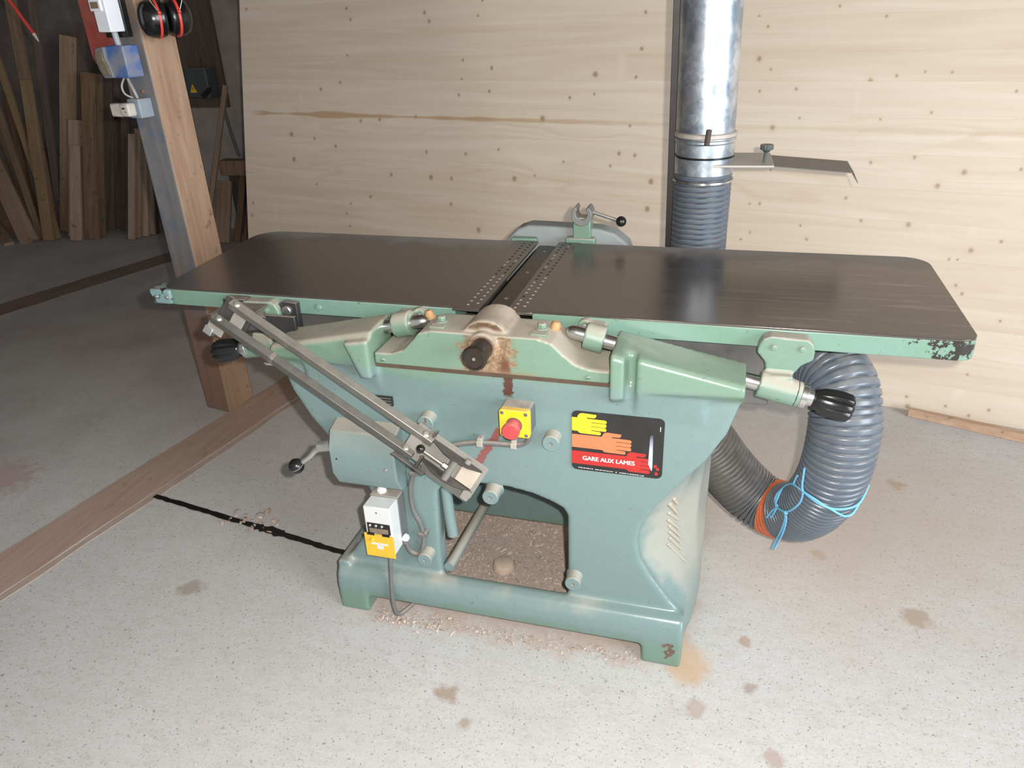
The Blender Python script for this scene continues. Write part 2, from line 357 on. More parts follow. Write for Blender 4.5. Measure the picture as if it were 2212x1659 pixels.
MSHAV = MSHAV.done(MSHAV.mix(MSHAV.ramp(_i, 0.0, 1.0), (0.40, 0.30, 0.24), (0.66, 0.52, 0.43)), 0.8)
MJOINT = plain('panel_joint_shadow_core', (0.40, 0.30, 0.20), 0.9)

# ------------------------------------------------------------------ mesh helpers
class MB:
    def __init__(s): s.v = []; s.f = []; s.mi = []
    def add(s, vs, fs, mi=0):
        o = len(s.v); s.v += [V(p) for p in vs]
        for f in fs: s.f.append(tuple(i + o for i in f)); s.mi.append(mi)
        return s
    def box(s, lo, hi, mi=0):
        (a, b, c), (d, e, f) = lo, hi
        return s.add([(a, b, c), (d, b, c), (d, e, c), (a, e, c), (a, b, f), (d, b, f), (d, e, f), (a, e, f)],
                     [(0, 3, 2, 1), (4, 5, 6, 7), (0, 1, 5, 4), (1, 2, 6, 5), (2, 3, 7, 6), (3, 0, 4, 7)], mi)
    def obox(s, c, ax, ay, az, mi=0):           # centre and three half-axis vectors
        c, ax, ay, az = V(c), V(ax), V(ay), V(az)
        vs = [c + sx * ax + sy * ay + sz * az for sz in (-1, 1) for sx, sy in ((-1, -1), (1, -1), (1, 1), (-1, 1))]
        return s.add(vs, [(0, 3, 2, 1), (4, 5, 6, 7), (0, 1, 5, 4), (1, 2, 6, 5), (2, 3, 7, 6), (3, 0, 4, 7)], mi)
    def prism(s, pts, d0, d1, fn=None, mi=0):   # 2-D polygon swept along a third axis; fn maps (a, b, d) to a point
        fn = fn or (lambda a, b, d: (a, d, b))
        n = len(pts); vs = [fn(a, b, d0) for a, b in pts] + [fn(a, b, d1) for a, b in pts]
        fs = [tuple(range(n)), tuple(range(2 * n - 1, n - 1, -1))] + [(i, i + n, (i + 1) % n + n, (i + 1) % n) for i in range(n)]
        return s.add(vs, fs, mi)
    def frame(s, d):
        d = V(d).normalized(); a = d.orthogonal().normalized(); return a, d.cross(a)
    def lathe(s, p0, d, prof, n=24, mi=0, caps=True):   # prof: (distance along d, radius)
        p0, d = V(p0), V(d).normalized(); a, b = s.frame(d); vs = []; fs = []
        for h, r in prof:
            for i in range(n):
                t = 2 * math.pi * i / n; vs.append(p0 + d * h + (a * math.cos(t) + b * math.sin(t)) * r)
        for k in range(len(prof) - 1):
            for i in range(n):
                j = (i + 1) % n; fs.append((k * n + i, k * n + j, (k + 1) * n + j, (k + 1) * n + i))
        if caps: fs += [tuple(range(n - 1, -1, -1)), tuple(range((len(prof) - 1) * n, len(prof) * n))]
        return s.add(vs, fs, mi)
    def cyl(s, p0, p1, r, r1=None, n=24, mi=0):
        d = V(p1) - V(p0); return s.lathe(p0, d, [(0, r), (d.length, r if r1 is None else r1)], n, mi)
    def ball(s, c, r, n=20, sx=1.0, mi=0, d=(0, 0, 1)):
        return s.lathe(V(c) - V(d).normalized() * r * sx, d, [(r * sx * (1 - math.cos(math.pi * k / 10)), max(1e-4, r * math.sin(math.pi * k / 10))) for k in range(11)], n, mi)
    def tube(s, path, rad, n=12, mi=0, close=False):
        P = [V(p) for p in path]; vs = []; fs = []
        t0 = (P[1] - P[0]).normalized(); a = t0.orthogonal().normalized()
        for i, p in enumerate(P):
            t = (P[min(i + 1, len(P) - 1)] - P[max(i - 1, 0)]).normalized()
            a = (a - t * a.dot(t)).normalized(); b = t.cross(a)
            r = rad(i) if callable(rad) else rad
            for k in range(n):
                q = 2 * math.pi * k / n
                rr = r(q) if callable(r) else r
                vs.append(p + (a * math.cos(q) + b * math.sin(q)) * rr)
        for i in range(len(P) - 1):
            for k in range(n):
                j = (k + 1) % n; fs.append((i * n + k, i * n + j, (i + 1) * n + j, (i + 1) * n + k))
        fs += [tuple(range(n - 1, -1, -1)), tuple(range((len(P) - 1) * n, len(P) * n))]
        return s.add(vs, fs, mi)
    def build(s, name, mats, parent=None, bevel=0.0, seg=2, angle=35, smooth=True, flip=True):
        me = bpy.data.meshes.new(name)
        off = V((0, 0, 0)); p = parent
        if p is not None:
            while p.parent is not None: p = p.parent
            off = p.location
        if p is not None and p.get('frame'):
            inv = p.matrix_basis.inverted(); vs = [inv @ q for q in s.v]
        else: vs = [q - off for q in s.v]
        me.from_pydata([tuple(q) for q in vs], [], s.f)
        mats = mats if isinstance(mats, (list, tuple)) else [mats]
        for m in mats: me.materials.append(m)
        for i, pl in enumerate(me.polygons): pl.material_index = min(s.mi[i], len(mats) - 1)
        if flip:
            bm = bmesh.new(); bm.from_mesh(me); bmesh.ops.recalc_face_normals(bm, faces=bm.faces); bm.to_mesh(me); bm.free()
        if smooth:
            me.polygons.foreach_set('use_smooth', [True] * len(me.polygons))
            me.set_sharp_from_angle(angle=R(angle))
        me.update()
        o = bpy.data.objects.new(name, me); COL.objects.link(o)
        if parent is not None: o.parent = parent
        if bevel:
            b = o.modifiers.new('bevel', 'BEVEL'); b.width = bevel; b.segments = seg; b.limit_method = 'ANGLE'; b.angle_limit = R(40)
        return o

def catmull(P, m=10):
    P = [V(p) for p in P]; out = []
    for i in range(len(P) - 1):
        a = P[max(i - 1, 0)]; b = P[i]; c = P[i + 1]; d = P[min(i + 2, len(P) - 1)]
        for k in range(m):
            t = k / m
            out.append(0.5 * ((2 * b) + (c - a) * t + (2 * a - 5 * b + 4 * c - d) * t * t + (3 * b - a - 3 * c + d) * t ** 3))
    return out + [P[-1]]

def arc_poly(x0, x1, z0, z1, r, n=6):           # rounded rectangle
    out = []
    for cx, cz, a0 in ((x1 - r, z0 + r, -90), (x1 - r, z1 - r, 0), (x0 + r, z1 - r, 90), (x0 + r, z0 + r, 180)):
        for k in range(n + 1):
            a = R(a0 + 90 * k / n); out.append((cx + r * math.cos(a), cz + r * math.sin(a)))
    return out

def thing(name, label, cat, loc=(0, 0, 0), group=None):
    o = bpy.data.objects.new(name, None); COL.objects.link(o); o.location = loc; o.empty_display_size = 0.1
    o['label'] = label; o['category'] = cat
    if group: o['group'] = group
    return o
def tag(o, label, cat, group=None, kind=None):
    o['label'] = label; o['category'] = cat
    if group: o['group'] = group
    if kind: o['kind'] = kind
    return o
def lab(o, label): o['label'] = label; return o
def struct(o): o['kind'] = 'structure'; return o
def cast(o, voxel=0.005, it=5, fac=0.5):        # fuse overlapping solids and round them like an iron casting
    r = o.modifiers.new('fuse', 'REMESH'); r.mode = 'VOXEL'; r.voxel_size = voxel; r.use_smooth_shade = True
    s_ = o.modifiers.new('soften', 'SMOOTH'); s_.factor = fac; s_.iterations = it
    return o

# ------------------------------------------------------------------ the setting
struct(MB().box((-6.5, -3.2, -0.12), (4.6, 5.4, 0.0)).build('floor', MFLOOR, smooth=False))
struct(MB().box((-6.5, 5.27, 0), (0.9, 5.45, 3.3)).build('wall_rear', MWALLD, smooth=False))
struct(MB().box((-6.7, -3.2, 0), (-6.4, 5.3, 3.3)).build('wall_left', MWALLD, smooth=False))
struct(MB().box((-6.7, -0.6, 3.3), (4.6, 5.4, 3.45)).build('ceiling', MCEIL, smooth=False))
struct(MB().box((-3.90, 5.02, 0), (-2.95, 5.27, 3.3)).build('trim_1', MWALLL, smooth=False))

# leaning wall of solid-wood panels: built in its own frame (u along the boards, v up the face)
b_ = V((0.9812, -0.1929, 0)); n_ = V((0.18868467, 0.95975843, -0.20791169)); u_ = V((0.04010617, 0.20400295, 0.97811224))
wall = bpy.data.objects.new('wall_back', None); COL.objects.link(wall)
mw = M((b_, n_, u_)).transposed().to_4x4(); mw.translation = V((0.624, 2.94, 0.0)); wall.matrix_world = mw
wall['kind'] = 'structure'; wall['label'] = 'pale spruce board wall leaning behind the green machine'
KN = [(-3.3, 1.549), (-2.642, 1.531), (-2.617, 1.48), (-2.186, 1.498), (-2.159, 1.46), (-1.9, 1.476), (-1.88, 1.538), (-2.637, 1.316), (-1.97, 1.29), (-1.817, 1.256), (-1.973, 1.208), (-1.985, 1.139), (-1.824, 1.157), (-1.312, 1.23), (-1.309, 1.15), (-1.422, 1.134), (-1.115, 1.466), (-1.117, 1.328), (-1.13, 1.218), (-2.807, 1.158), (-2.682, 1.191), (-2.554, 1.011), (-2.437, 1.02), (-2.223, 1.038), (-1.547, 1.045), (-1.136, 1.025), (-3.009, 0.932), (-2.854, 0.916), (-2.996, 0.805), (-2.714, 0.882), (-2.157, 0.877), (-1.936, 0.878), (-1.761, 0.904), (-1.431, 0.864), (-1.174, 0.91), (-1.103, 0.906), (-2.843, 0.684), (-2.127, 0.759), (-2.363, 0.76), (-2.491, 0.643), (-2.008, 0.639), (-1.568, 0.798), (-1.671, 0.778), (-1.02, 0.803), (-3.301, 0.556), (-3.311, 0.487), (-2.616, 0.599), (-2.644, 0.547), (-2.623, 0.484), (-1.848, 0.529), (-1.024, 0.689), (-2.011, 0.761), (-1.209, 0.858), (-0.377, 1.463), (-0.661, 1.435), (-0.623, 1.4), (-0.639, 1.285), (-0.59, 1.247), (-0.621, 1.168), (-0.486, 1.177), (-0.231, 1.206), (-0.146, 1.224), (-0.056, 1.238), (0.029, 1.236), (0.235, 1.175), (-0.458, 1.072), (-0.553, 1.034), (-0.174, 1.074), (-0.011, 1.101), (0.131, 0.901), (0.055, 0.849), (0.301, 0.92), (-0.18, 0.92), (-0.037, 0.945), (-0.537, 0.875), (-0.561, 0.743), (-0.6, 0.74), (-0.245, 0.786), (-0.015, 0.705), (-0.178, 0.706), (-0.394, 0.67), (-0.583, 0.627), (-0.616, 0.596), (-0.363, 0.619), (0.204, 0.63), (0.168, 0.593), (-0.214, 1.424), (0.291, 0.67), (0.141, 0.592), (0.181, 0.5), (0.206, 0.471), (0.344, 0.387), (0.281, 0.174), (0.106, 0.014), (0.233, 0.04), (0.315, 0.017), (0.096, 0.052), (0.375, 0.051)]
BIG = {(-3.009, 0.932), (-2.127, 0.759), (-1.312, 1.23), (-1.671, 0.778), (-0.553, 1.034), (0.055, 0.849), (-0.015, 0.705), (-0.639, 1.285), (0.131, 0.901), (-2.996, 0.805), (0.204, 0.63), (-1.024, 0.689), (-0.231, 1.206), (0.106, 0.014), (-1.547, 1.045), (-1.02, 0.803), (-1.848, 0.529)}
def board_mat(i, v0, v1):
    t = NT('spruce_%02d' % i); v = t.obj(); x = t.sep(v)
    rr = random.Random(100 + i)
    warm = rr.uniform(0, 1)
    a = (0.63 - 0.05 * warm, 0.515 - 0.06 * warm, 0.400 - 0.06 * warm); b2 = (0.69 - 0.03 * warm, 0.592 - 0.04 * warm, 0.475 - 0.04 * warm)
    u = t.math('ADD', x[0], i * 7.3)
    g = t.noise(t.comb(t.math('MULTIPLY', u, 0.9), 0.0, t.math('MULTIPLY', x[2], 17)), 1.6, 4, 0.5, 0.5)
    c = t.mix(t.ramp(g, 0.3, 0.7), a, b2)
    # growth-ring lines, looping into flames where the cut is flat
    big = t.noise(t.comb(t.math('MULTIPLY', u, 0.75), 0.0, t.math('MULTIPLY', x[2], 5.0)), 1.0, 2, 0.5)
    fl = 1.0 if (v0 < 0.76 < v1 or v0 < 0.88 < v1 or v0 < 1.03 < v1 or v0 < 0.3 < v1) else 0.22
    ph = t.math('ADD', t.math('MULTIPLY', x[2], 55 if fl < 1 else 30), t.math('MULTIPLY', big, 26))
    sn = t.math('SINE', t.math('MULTIPLY', ph, 3.0))
    patch = t.ramp(t.noise(t.comb(t.math('MULTIPLY', u, 1.1), 0.0, t.math('MULTIPLY', x[2], 6)), 1.0, 2), 0.42, 0.62)
    line = t.math('MULTIPLY', t.math('MULTIPLY', t.ramp(sn, 0.35, 1.0), patch), 0.27 * fl + 0.02)
    c = t.mix(line, c, (0.52, 0.36, 0.225))
    # pale vertical whorl marks
    w = t.ramp(t.noise(t.comb(t.math('MULTIPLY', u, 6.0), 0.0, t.math('MULTIPLY', x[2], 2.0)), 1.0, 2), 0.66, 0.78, 0, 0.5)
    c = t.mix(w, c, (0.76, 0.65, 0.53))
    if v0 < 1.03 < v1:
        d = t.math('ADD', t.math('ABSOLUTE', t.math('SUBTRACT', x[2], 1.035)), t.ramp(t.noise(t.comb(t.math('MULTIPLY', u, 2.2), 0, 0), 1.0, 2), 0.2, 0.8, -0.016, 0.02))
        m_ = t.math('MULTIPLY', t.ramp(d, 0.014, 0.006), t.math('MULTIPLY', t.ramp(x[0], -3.3, -3.2), t.ramp(x[0], -0.9, -1.9, 0.25, 1)))
        c = t.mix(t.math('MULTIPLY', m_, 0.75), c, (0.43, 0.255, 0.13))
    acc = None
    for (ku, kv) in KN:
        if v0 <= kv < v1:
            k = (ku, kv); r = 0.0105 if k in BIG else rr.uniform(0.0045, 0.0075)
            if ku > -0.75: r *= 0.85
            d = t.math('DIVIDE', t.dist(v, (ku, 0.0, kv), (0.85, 0.0, 0.75)), r)
            acc = d if acc is None else t.math('MINIMUM', acc, d)
    if acc is not None:
        acc2 = t.math('ADD', acc, t.ramp(t.noise(v, 90, 3), 0.2, 0.8, -0.25, 0.25))
        c = t.mix(t.ramp(acc2, 2.6, 1.0, 0, 0.22), c, (0.54, 0.39, 0.26))
        c = t.mix(t.math('MULTIPLY', t.ramp(acc2, 1.1, 0.75, 0, 0.62), t.ramp(x[0], -1.0, -0.5, 1.0, 0.7)), c, (0.29, 0.19, 0.125))  # knots paler to the right: the overexposure there is put into their colour
        c = t.mix(t.ramp(acc2, 0.55, 0.35, 0, 0.6), c, (0.33, 0.21, 0.13))
    t.bump(g, 0.10, 0.001)
    return t.done(c, 0.5, 0.0, 0.4)
edges = [0.0, 0.115, 0.235, 0.345, 0.46, 0.585, 0.715, 0.83, 0.955, 1.09, 1.205, 1.31, 1.435, 1.56, 1.68, 1.80, 1.93, 2.05, 2.18, 2.30, 2.42, 2.55]
wp = wall
def wall_box(lo, hi, name, mat, bev=0.0003):
    mb = MB().box(lo, hi)
    me = bpy.data.meshes.new(name); me.from_pydata([tuple(q) for q in mb.v], [], mb.f); me.materials.append(mat)
    o = bpy.data.objects.new(name, me); COL.objects.link(o); o.parent = wall
    b = o.modifiers.new('bevel', 'BEVEL'); b.width = bev; b.segments = 1
    return o
for i in range(len(edges) - 1):
    wall_box((-3.348, random.uniform(-0.0002, 0.0002), edges[i]), (1.9, 0.032, edges[i + 1]), 'board', board_mat(i, edges[i], edges[i + 1]))

# timber inlaid in the concrete, a second one further left, and the dark cable groove
def strip(name, p, q, w, z, mat, wob=0.0, n=24):
    p, q = V(p), V(q); d = (q - p).normalized(); s_ = V((-d.y, d.x, 0))
    mb = MB(); rr = random.Random(3)
    L = []; Rr = []
    for k in range(n + 1):
        c = p.lerp(q, k / n); L.append(c + s_ * (w / 2 + rr.uniform(-wob, wob))); Rr.append(c - s_ * (w / 2 + rr.uniform(-wob, wob)))
    vs = [V((a.x, a.y, z)) for a in L] + [V((a.x, a.y, z)) for a in Rr] + [V((a.x, a.y, -0.02)) for a in L] + [V((a.x, a.y, -0.02)) for a in Rr]
    m = n + 1; fs = []
    for k in range(n):
        fs += [(k, k + 1, m + k + 1, m + k), (k, 2 * m + k, 2 * m + k + 1, k + 1), (m + k, m + k + 1, 3 * m + k + 1, 3 * m + k)]
    fs += [(0, m, 3 * m, 2 * m), (n, 2 * m + n, 3 * m + n, m + n)]
    return struct(mb.add(vs, fs).build(name, mat, smooth=False))
strip('trim_2', (-2.30, -0.35, 0), (-1.70, 3.35, 0), 0.182, 0.0025, MBEAM, 0.003)
strip('trim_3', (-4.75, 0.9, 0), (-3.72, 4.35, 0), 0.21, 0.0025, MBEAM2, 0.004)
strip('trim_4', (-1.845, 1.744, 0), (-1.0, 1.606, 0), 0.019, 0.0030, MBLACK, 0.0022, 40)
strip('trim_5', (-2.190, -0.35, 0), (-1.60, 3.25, 0), 0.024, 0.0020, plain('beam_edge_mortar', (0.40, 0.31, 0.25), 0.9, 0.0, 0.3, 12), 0.006)
tg = MB()
strip('trim_6', (-1.40, 1.672, 0), (-1.29, 1.654, 0), 0.028, 0.0036, MBLACK, 0.006, 10)

# batten on the floor before the foot of the wall
bt = MB(); d = V((0.943, -0.333, 0)); s_ = V((0.333, 0.943, 0))
p0 = V((0.72, 2.862, 0)); p1 = p0 + d * 1.3
bt.add([p0, p1, p1 + s_ * 0.06, p0 + s_ * 0.02, p0 + V((0, 0, .034)), p1 + V((0, 0, .034)), p1 + s_ * .06 + V((0, 0, .034)), p0 + s_ * .02 + V((0, 0, .034))],
       [(0, 3, 2, 1), (4, 5, 6, 7), (0, 1, 5, 4), (1, 2, 6, 5), (2, 3, 7, 6), (3, 0, 4, 7)])
tag(bt.build('floor_batten', MBATTEN, bevel=0.002), 'brown wooden batten lying on the floor along the foot of the pale board wall', 'batten')

# ------------------------------------------------------------------ the surface planer
mc = thing('surface_planer', 'old green cast-iron surface planer with a long dark two-part table', 'woodworking machine', (-0.487, 1.66, 0.0))
XZ = lambda a, b, d: (a, d, b)
YZ = lambda a, b, d: (d, a, b)
XY = lambda a, b, d: (a, b, d)

RIGHT = [(-0.026, 0.02), (-0.026, 0.13), (-0.060, 0.165), (-0.110, 0.235), (-0.138, 0.285), (-0.147, 0.335), (-0.139, 0.385), (-0.112, 0.435), (-0.062, 0.505), (-0.006, 0.578), (0.032, 0.650), (0.050, 0.715), (0.057, 0.745), (0.059, 0.76)]
LEFT = [(-0.974 - x, z) for x, z in RIGHT]
# open arch between the legs
ARCH = [(-0.315, 0.02), (-0.315, 0.383), (-0.325, 0.402), (-0.352, 0.416), (-0.400, 0.433), (-0.463, 0.443), (-0.563, 0.441), (-0.630, 0.425), (-0.648, 0.399), (-0.655, 0.20), (-0.655, 0.02)]
body = MB()
body.prism(LEFT[::-1][::-1] + [(-0.81, 0.752), (-0.205, 0.752)] + RIGHT[::-1] + ARCH, 1.445, 1.495, XZ)
# upper rim below the cover and the two sloping beams that carry the adjusting rods
body.prism([(1.431, 0.7525), (1.433, 0.728), (1.4475, 0.650), (1.53, 0.650), (1.53, 0.7525)], -0.955, -0.019, YZ)
def beam(x0, x1, za, zb, yf=1.420, m0=0.745, m1=0.756, l0=0.660, l1=0.728):      # sloping top, front face fading into the body below
    def ring(x, zt, zm, zl): return [(x, yf + 0.008, zt - 0.004), (x, yf, zt - 0.014), (x, yf, zm), (x, 1.4475, zl), (x, 1.53, zl), (x, 1.53, zt)]
    r0, r1 = ring(x0, za, m0, l0), ring(x1, zb, m1, l1)
    body.add(r0 + r1, [tuple(range(6)), tuple(range(11, 5, -1))] + [(i, i + 6, (i + 1) % 6 + 6, (i + 1) % 6) for i in range(6)])
beam(-0.162, 0.058, 0.828, 0.783, 1.415); beam(-0.2145, -0.150, 0.839, 0.826, 1.440)
beam(-0.2145, -0.184, 0.839, 0.833, 1.399, 0.730, 0.735, 0.700, 0.705)             # boss round the right rod
beam(-0.974 + 0.2145, -0.974 - 0.058, 0.839, 0.783)
body.prism([(-0.974 + x, z) for x, z in ((0.2145, 0.822), (0.152, 0.812), (0.187, 0.725), (0.2145, 0.725))], 1.396, 1.45, XZ)
# base: front and rear rails with rolled top edge, side rails, feet
rail = [(1.407, 0.052), (1.402, 0.085), (1.406, 0.112), (1.420, 0.133), (1.438, 0.141), (1.455, 0.136), (1.460, 0.125), (1.460, 0.052)]
body.prism(rail, -0.950, -0.024, YZ)
body.box((-0.95, 1.83, 0.05), (0.005, 1.88, 0.20))
body.box((-0.95, 1.42, 0.05), (-0.915, 1.88, 0.15))
body.box((-0.95, 1.402, 0.0), (-0.865, 1.50, 0.08)); body.box((-0.122, 1.402, 0.0), (-0.024, 1.50, 0.08))
body.box((-0.95, 1.80, 0.0), (-0.865, 1.88, 0.08)); body.box((-0.10, 1.80, 0.0), (0.004, 1.88, 0.08))
# right flank: sweeps from the waist of the front plate back to a straight box side
def xf(z):
    for (x0, z0), (x1, z1) in zip(RIGHT, RIGHT[1:]):
        if z0 <= z <= z1: return x0 + (x1 - x0) * (z - z0) / max(1e-6, z1 - z0)
    return RIGHT[-1][0]
zs = [0.03 + 0.53 * k / 40 for k in range(41)]
vs = []; fs = []
for z in zs:
    x = xf(z); e = 0.004
    vs += [(x - 0.004, 1.46, z), (x + (e - x) * 0.50, 1.53, z), (x + (e - x) * 0.86, 1.60, z), (e, 1.67, z), (e, 1.88, z), (e - 0.03, 1.88, z), (e - 0.03, 1.67, z), (min(x - 0.03, e - 0.05), 1.49, z), (x - 0.03, 1.46, z)]
m = 9
for k in range(len(zs) - 1):
    for i in range(m):
        j = (i + 1) % m; fs.append((k * m + i, k * m + j, (k + 1) * m + j, (k + 1) * m + i))
fs += [tuple(range(m - 1, -1, -1)), tuple(range((len(zs) - 1) * m, len(zs) * m))]
body.add(vs, fs)
# upper box that holds the cutter bearings, closed below by the bed
body.box((-0.90, 1.48, 0.50), (-0.10, 1.88, 0.735))
body.box((-0.90, 1.83, 0.20), (-0.80, 1.88, 0.52)); body.box((-0.10, 1.83, 0.15), (0.0, 1.88, 0.52))
bo = cast(body.build('body', MBODY, mc, smooth=True), 0.0045, 11)

cv = MB()
CT = [(-0.757, 0.7568), (-0.2165, 0.7568), (-0.2165, 0.786), (-0.262, 0.788), (-0.292, 0.797), (-0.318, 0.818), (-0.340, 0.840), (-0.372, 0.849), (-0.615, 0.849), (-0.642, 0.842), (-0.660, 0.822), (-0.684, 0.797), (-0.715, 0.785), (-0.757, 0.785)]
cv.prism(CT, 1.42, 1.532, XZ)
dome = [(-0.492 + 0.058 * math.cos(R(a)), 0.822 + 0.054 * math.sin(R(a))) for a in range(0, 181, 15)]
cv.prism([(-0.434, 0.80)] + dome + [(-0.55, 0.80)], 1.436, 1.545, XZ)
cv.cyl((-0.492, 1.43, 0.822), (-0.492, 1.409, 0.822), 0.034)
cast(cv.build('bearing_cover', MCOVER, mc), 0.004, 4)
lab(MB().box((-0.756, 1.4215, 0.7500), (-0.2170, 1.440, 0.7590)).build('cover_joint', plain('oily_joint_dirt', (0.075, 0.045, 0.028), 0.8, 0, 0.5, 40), mc), 'dark dirt-filled joint under the cover')
cover_screws = [(-0.735, 0.768), (-0.262, 0.768)]
for x, z in cover_screws:
    sm = MB().cyl((x, 1.421, z), (x, 1.4165, z), 0.0055); so = sm.build('cover_screw', MGREEN, mc, 0.0008)
    MB().box((x - 0.0045, 1.4160, z - 0.0006), (x + 0.0045, 1.4168, z + 0.0006)).build('screw_slot', MBLACK, so)
hub = MB().lathe((-0.492, 1.415, 0.822), (0, -1, 0), [(0, 0.0245), (0.052, 0.0245), (0.054, 0.0275), (0.060, 0.0275), (0.063, 0.0255), (0.0635, 0.0225), (0.061, 0.0215), (0.061, 0.0010)], 36)
hb = lab(hub.build('spindle_hub', MBROWNST, mc), 'dark oily steel spindle hub')
MB().cyl((-0.492, 1.356, 0.822), (-0.492, 1.3525, 0.822), 0.0035).build('centre_pin', MSTEELD, hb)
for x in (-0.606, -0.374):
    b = MB(); b.cyl((x, 1.475, 0.846), (x, 1.475, 0.853), 0.0145); b.lathe((x, 1.475, 0.853), (0, 0, 1), [(0, 0.0105), (0.009, 0.0105), (0.011, 0.008)], 6)
    b.box((x - 0.017, 1.437, 0.838), (x + 0.017, 1.462, 0.852))
    bb = b.build('cover_bolt', MGREEN, mc, 0.001)
for x, y in ((-0.647, 1.515), (-0.352, 1.50)):
    b = MB(); b.lathe((x, y, 0.835), (-0.25 if x < -0.5 else 0.2, -0.1, 1), [(0, 0.010), (0.008, 0.0125), (0.020, 0.011), (0.026, 0.006)], 9)
    lab(b.build('oil_hole_plug', MCORK, mc), 'tan lump in the oil hole')

# five round bosses on the front; the upper left one is scribed and partly rusty
BOSS = [(-0.646, 0.614, 0.034), (-0.345, 0.598, 0.034), (-0.496, 0.430, 0.036), (-0.686, 0.205, 0.036), (-0.296, 0.202, 0.034)]
for i, (x, z, L) in enumerate(BOSS):
    b = MB().lathe((x, 1.452, z), (0, -1, 0), [(0, 0.0235), (0.007, 0.0205), (L + 0.002, 0.0200), (L + 0.004, 0.0185), (L + 0.004, 0.0048), (L - 0.004, 0.0035), (L - 0.004, 0.0005)], 32)
    o = b.build('boss', MBLUEG, mc)
    if i == 0:
        y = 1.452 - L - 0.0045
        MB().prism([(x - 0.0185 * math.cos(R(a)), z - 0.0185 * math.sin(R(a))) for a in range(-8, 150, 12)], y, y + 0.0009, XZ).build('rust_patch', plain('bare_rusty_iron', (0.16, 0.10, 0.085), 0.6, 0.2, 0.3), o)
        MB().box((x + 0.0005, y - 0.0002, z + 0.005), (x + 0.0045, y + 0.0008, z + 0.0165)).build('scribe_mark', plain('rust_mark', (0.15, 0.09, 0.075), 0.7), o)
        MB().lathe((x, y + 0.0006, z), (0, -1, 0), [(0, 0.0062), (0.0012, 0.0062), (0.0012, 0.0045), (0, 0.0045)], 20, caps=False).build('pin_ring', MDUSTY, o)

# ---- the two tables
def table(name, label, x0, x1, lip_right, r):
    def poly():
        y0, y1 = 1.545, 2.095; n = 8; out = []
        if lip_right:
            cs = [(x1, y0, None), (x1, y1, None), (x0 + r, y1 - r, 90), (x0 + r, y0 + r * 0.6, 180)]
        else:
            cs = [(x0, y1, None), (x0, y0, None), (x1 - r * 0.6, y0 + r * 0.6, -90), (x1 - r, y1 - r, 0)]
        for cx, cy, a0 in cs:
            if a0 is None: out.append((cx, cy)); continue
            rr = r if cy > 1.8 else r * 0.6
            for k in range(n + 1):
                a = R(a0 + 90 * k / n); out.append((cx + rr * math.cos(a), cy + rr * math.sin(a)))
        return out
    P = poly()
    sl = MB()
    sl.prism(P, 0.8145, 0.8555, XY, 1)
    o = sl.build(name, [MTOP, MEDGE], mc, 0.002)
    cx = sum(p[0] for p in P) / len(P); cy = 1.82
    top = MB().prism([(cx + (x - cx) * 0.9985, cy + (y - cy) * 0.996) for x, y in P], 0.8550, 0.860, XY)
    lab(top.build('table_surface', MTOP, o, 0.0012), 'planed dark steel surface')
    return o
tl = lab(table('outfeed_table', '', -1.447, -0.600, True, 0.075), 'left table half')
tr = lab(table('infeed_table', '', -0.415, 0.490, False, 0.062), 'right table half')
# steel lips beside the knives, each with two rows of holes
for o, x0, x1, hx in ((tl, -0.603, -0.5375, (-0.5725, -0.5525)), (tr, -0.474, -0.412, (-0.459, -0.439))):
    lp = MB().box((x0, 1.536, 0.8535), (x1, 2.098, 0.8606)).build('table_lip', MTOP, o, 0.001)
    me = {}
    for row, x in enumerate(hx):
        for k in range(21):
            y = 1.562 + k * 0.0253 + (0.0126 if row else 0.0)
            light = (k < 9 and random.random() < 0.93) or random.random() < 0.12
            key = light
            if key not in me:
                h = MB().cyl((-0.487, 1.66, 0.0), (-0.487, 1.66, 0.0004), 0.0036, None, 12).build('hole', MPLUGL if light else MPLUGD, lp)
                me[key] = h.data
            else:
                h = bpy.data.objects.new('hole', me[key]); COL.objects.link(h); h.parent = lp
            h.location = V((x, y, 0.8606)) - mc.location
# end pieces and edge fittings
e = MB().box((-1.449, 1.541, 0.8148), (-1.384, 1.60, 0.8545)).build('edge_cap', MEDGE2, tl, 0.006, 3)
for x in (-1.428, -1.396):
    MB().cyl((x, 1.542, 0.8345), (x, 1.5385, 0.833), 0.0060).build('edge_screw', MSTEELD, tl, 0.001)
MB().lathe((-0.955, 1.546, 0.836), (0, -1, 0), [(0, 0.0085), (0.006, 0.0085), (0.0075, 0.0065)], 6).build('edge_bolt', MEDGE, tl)
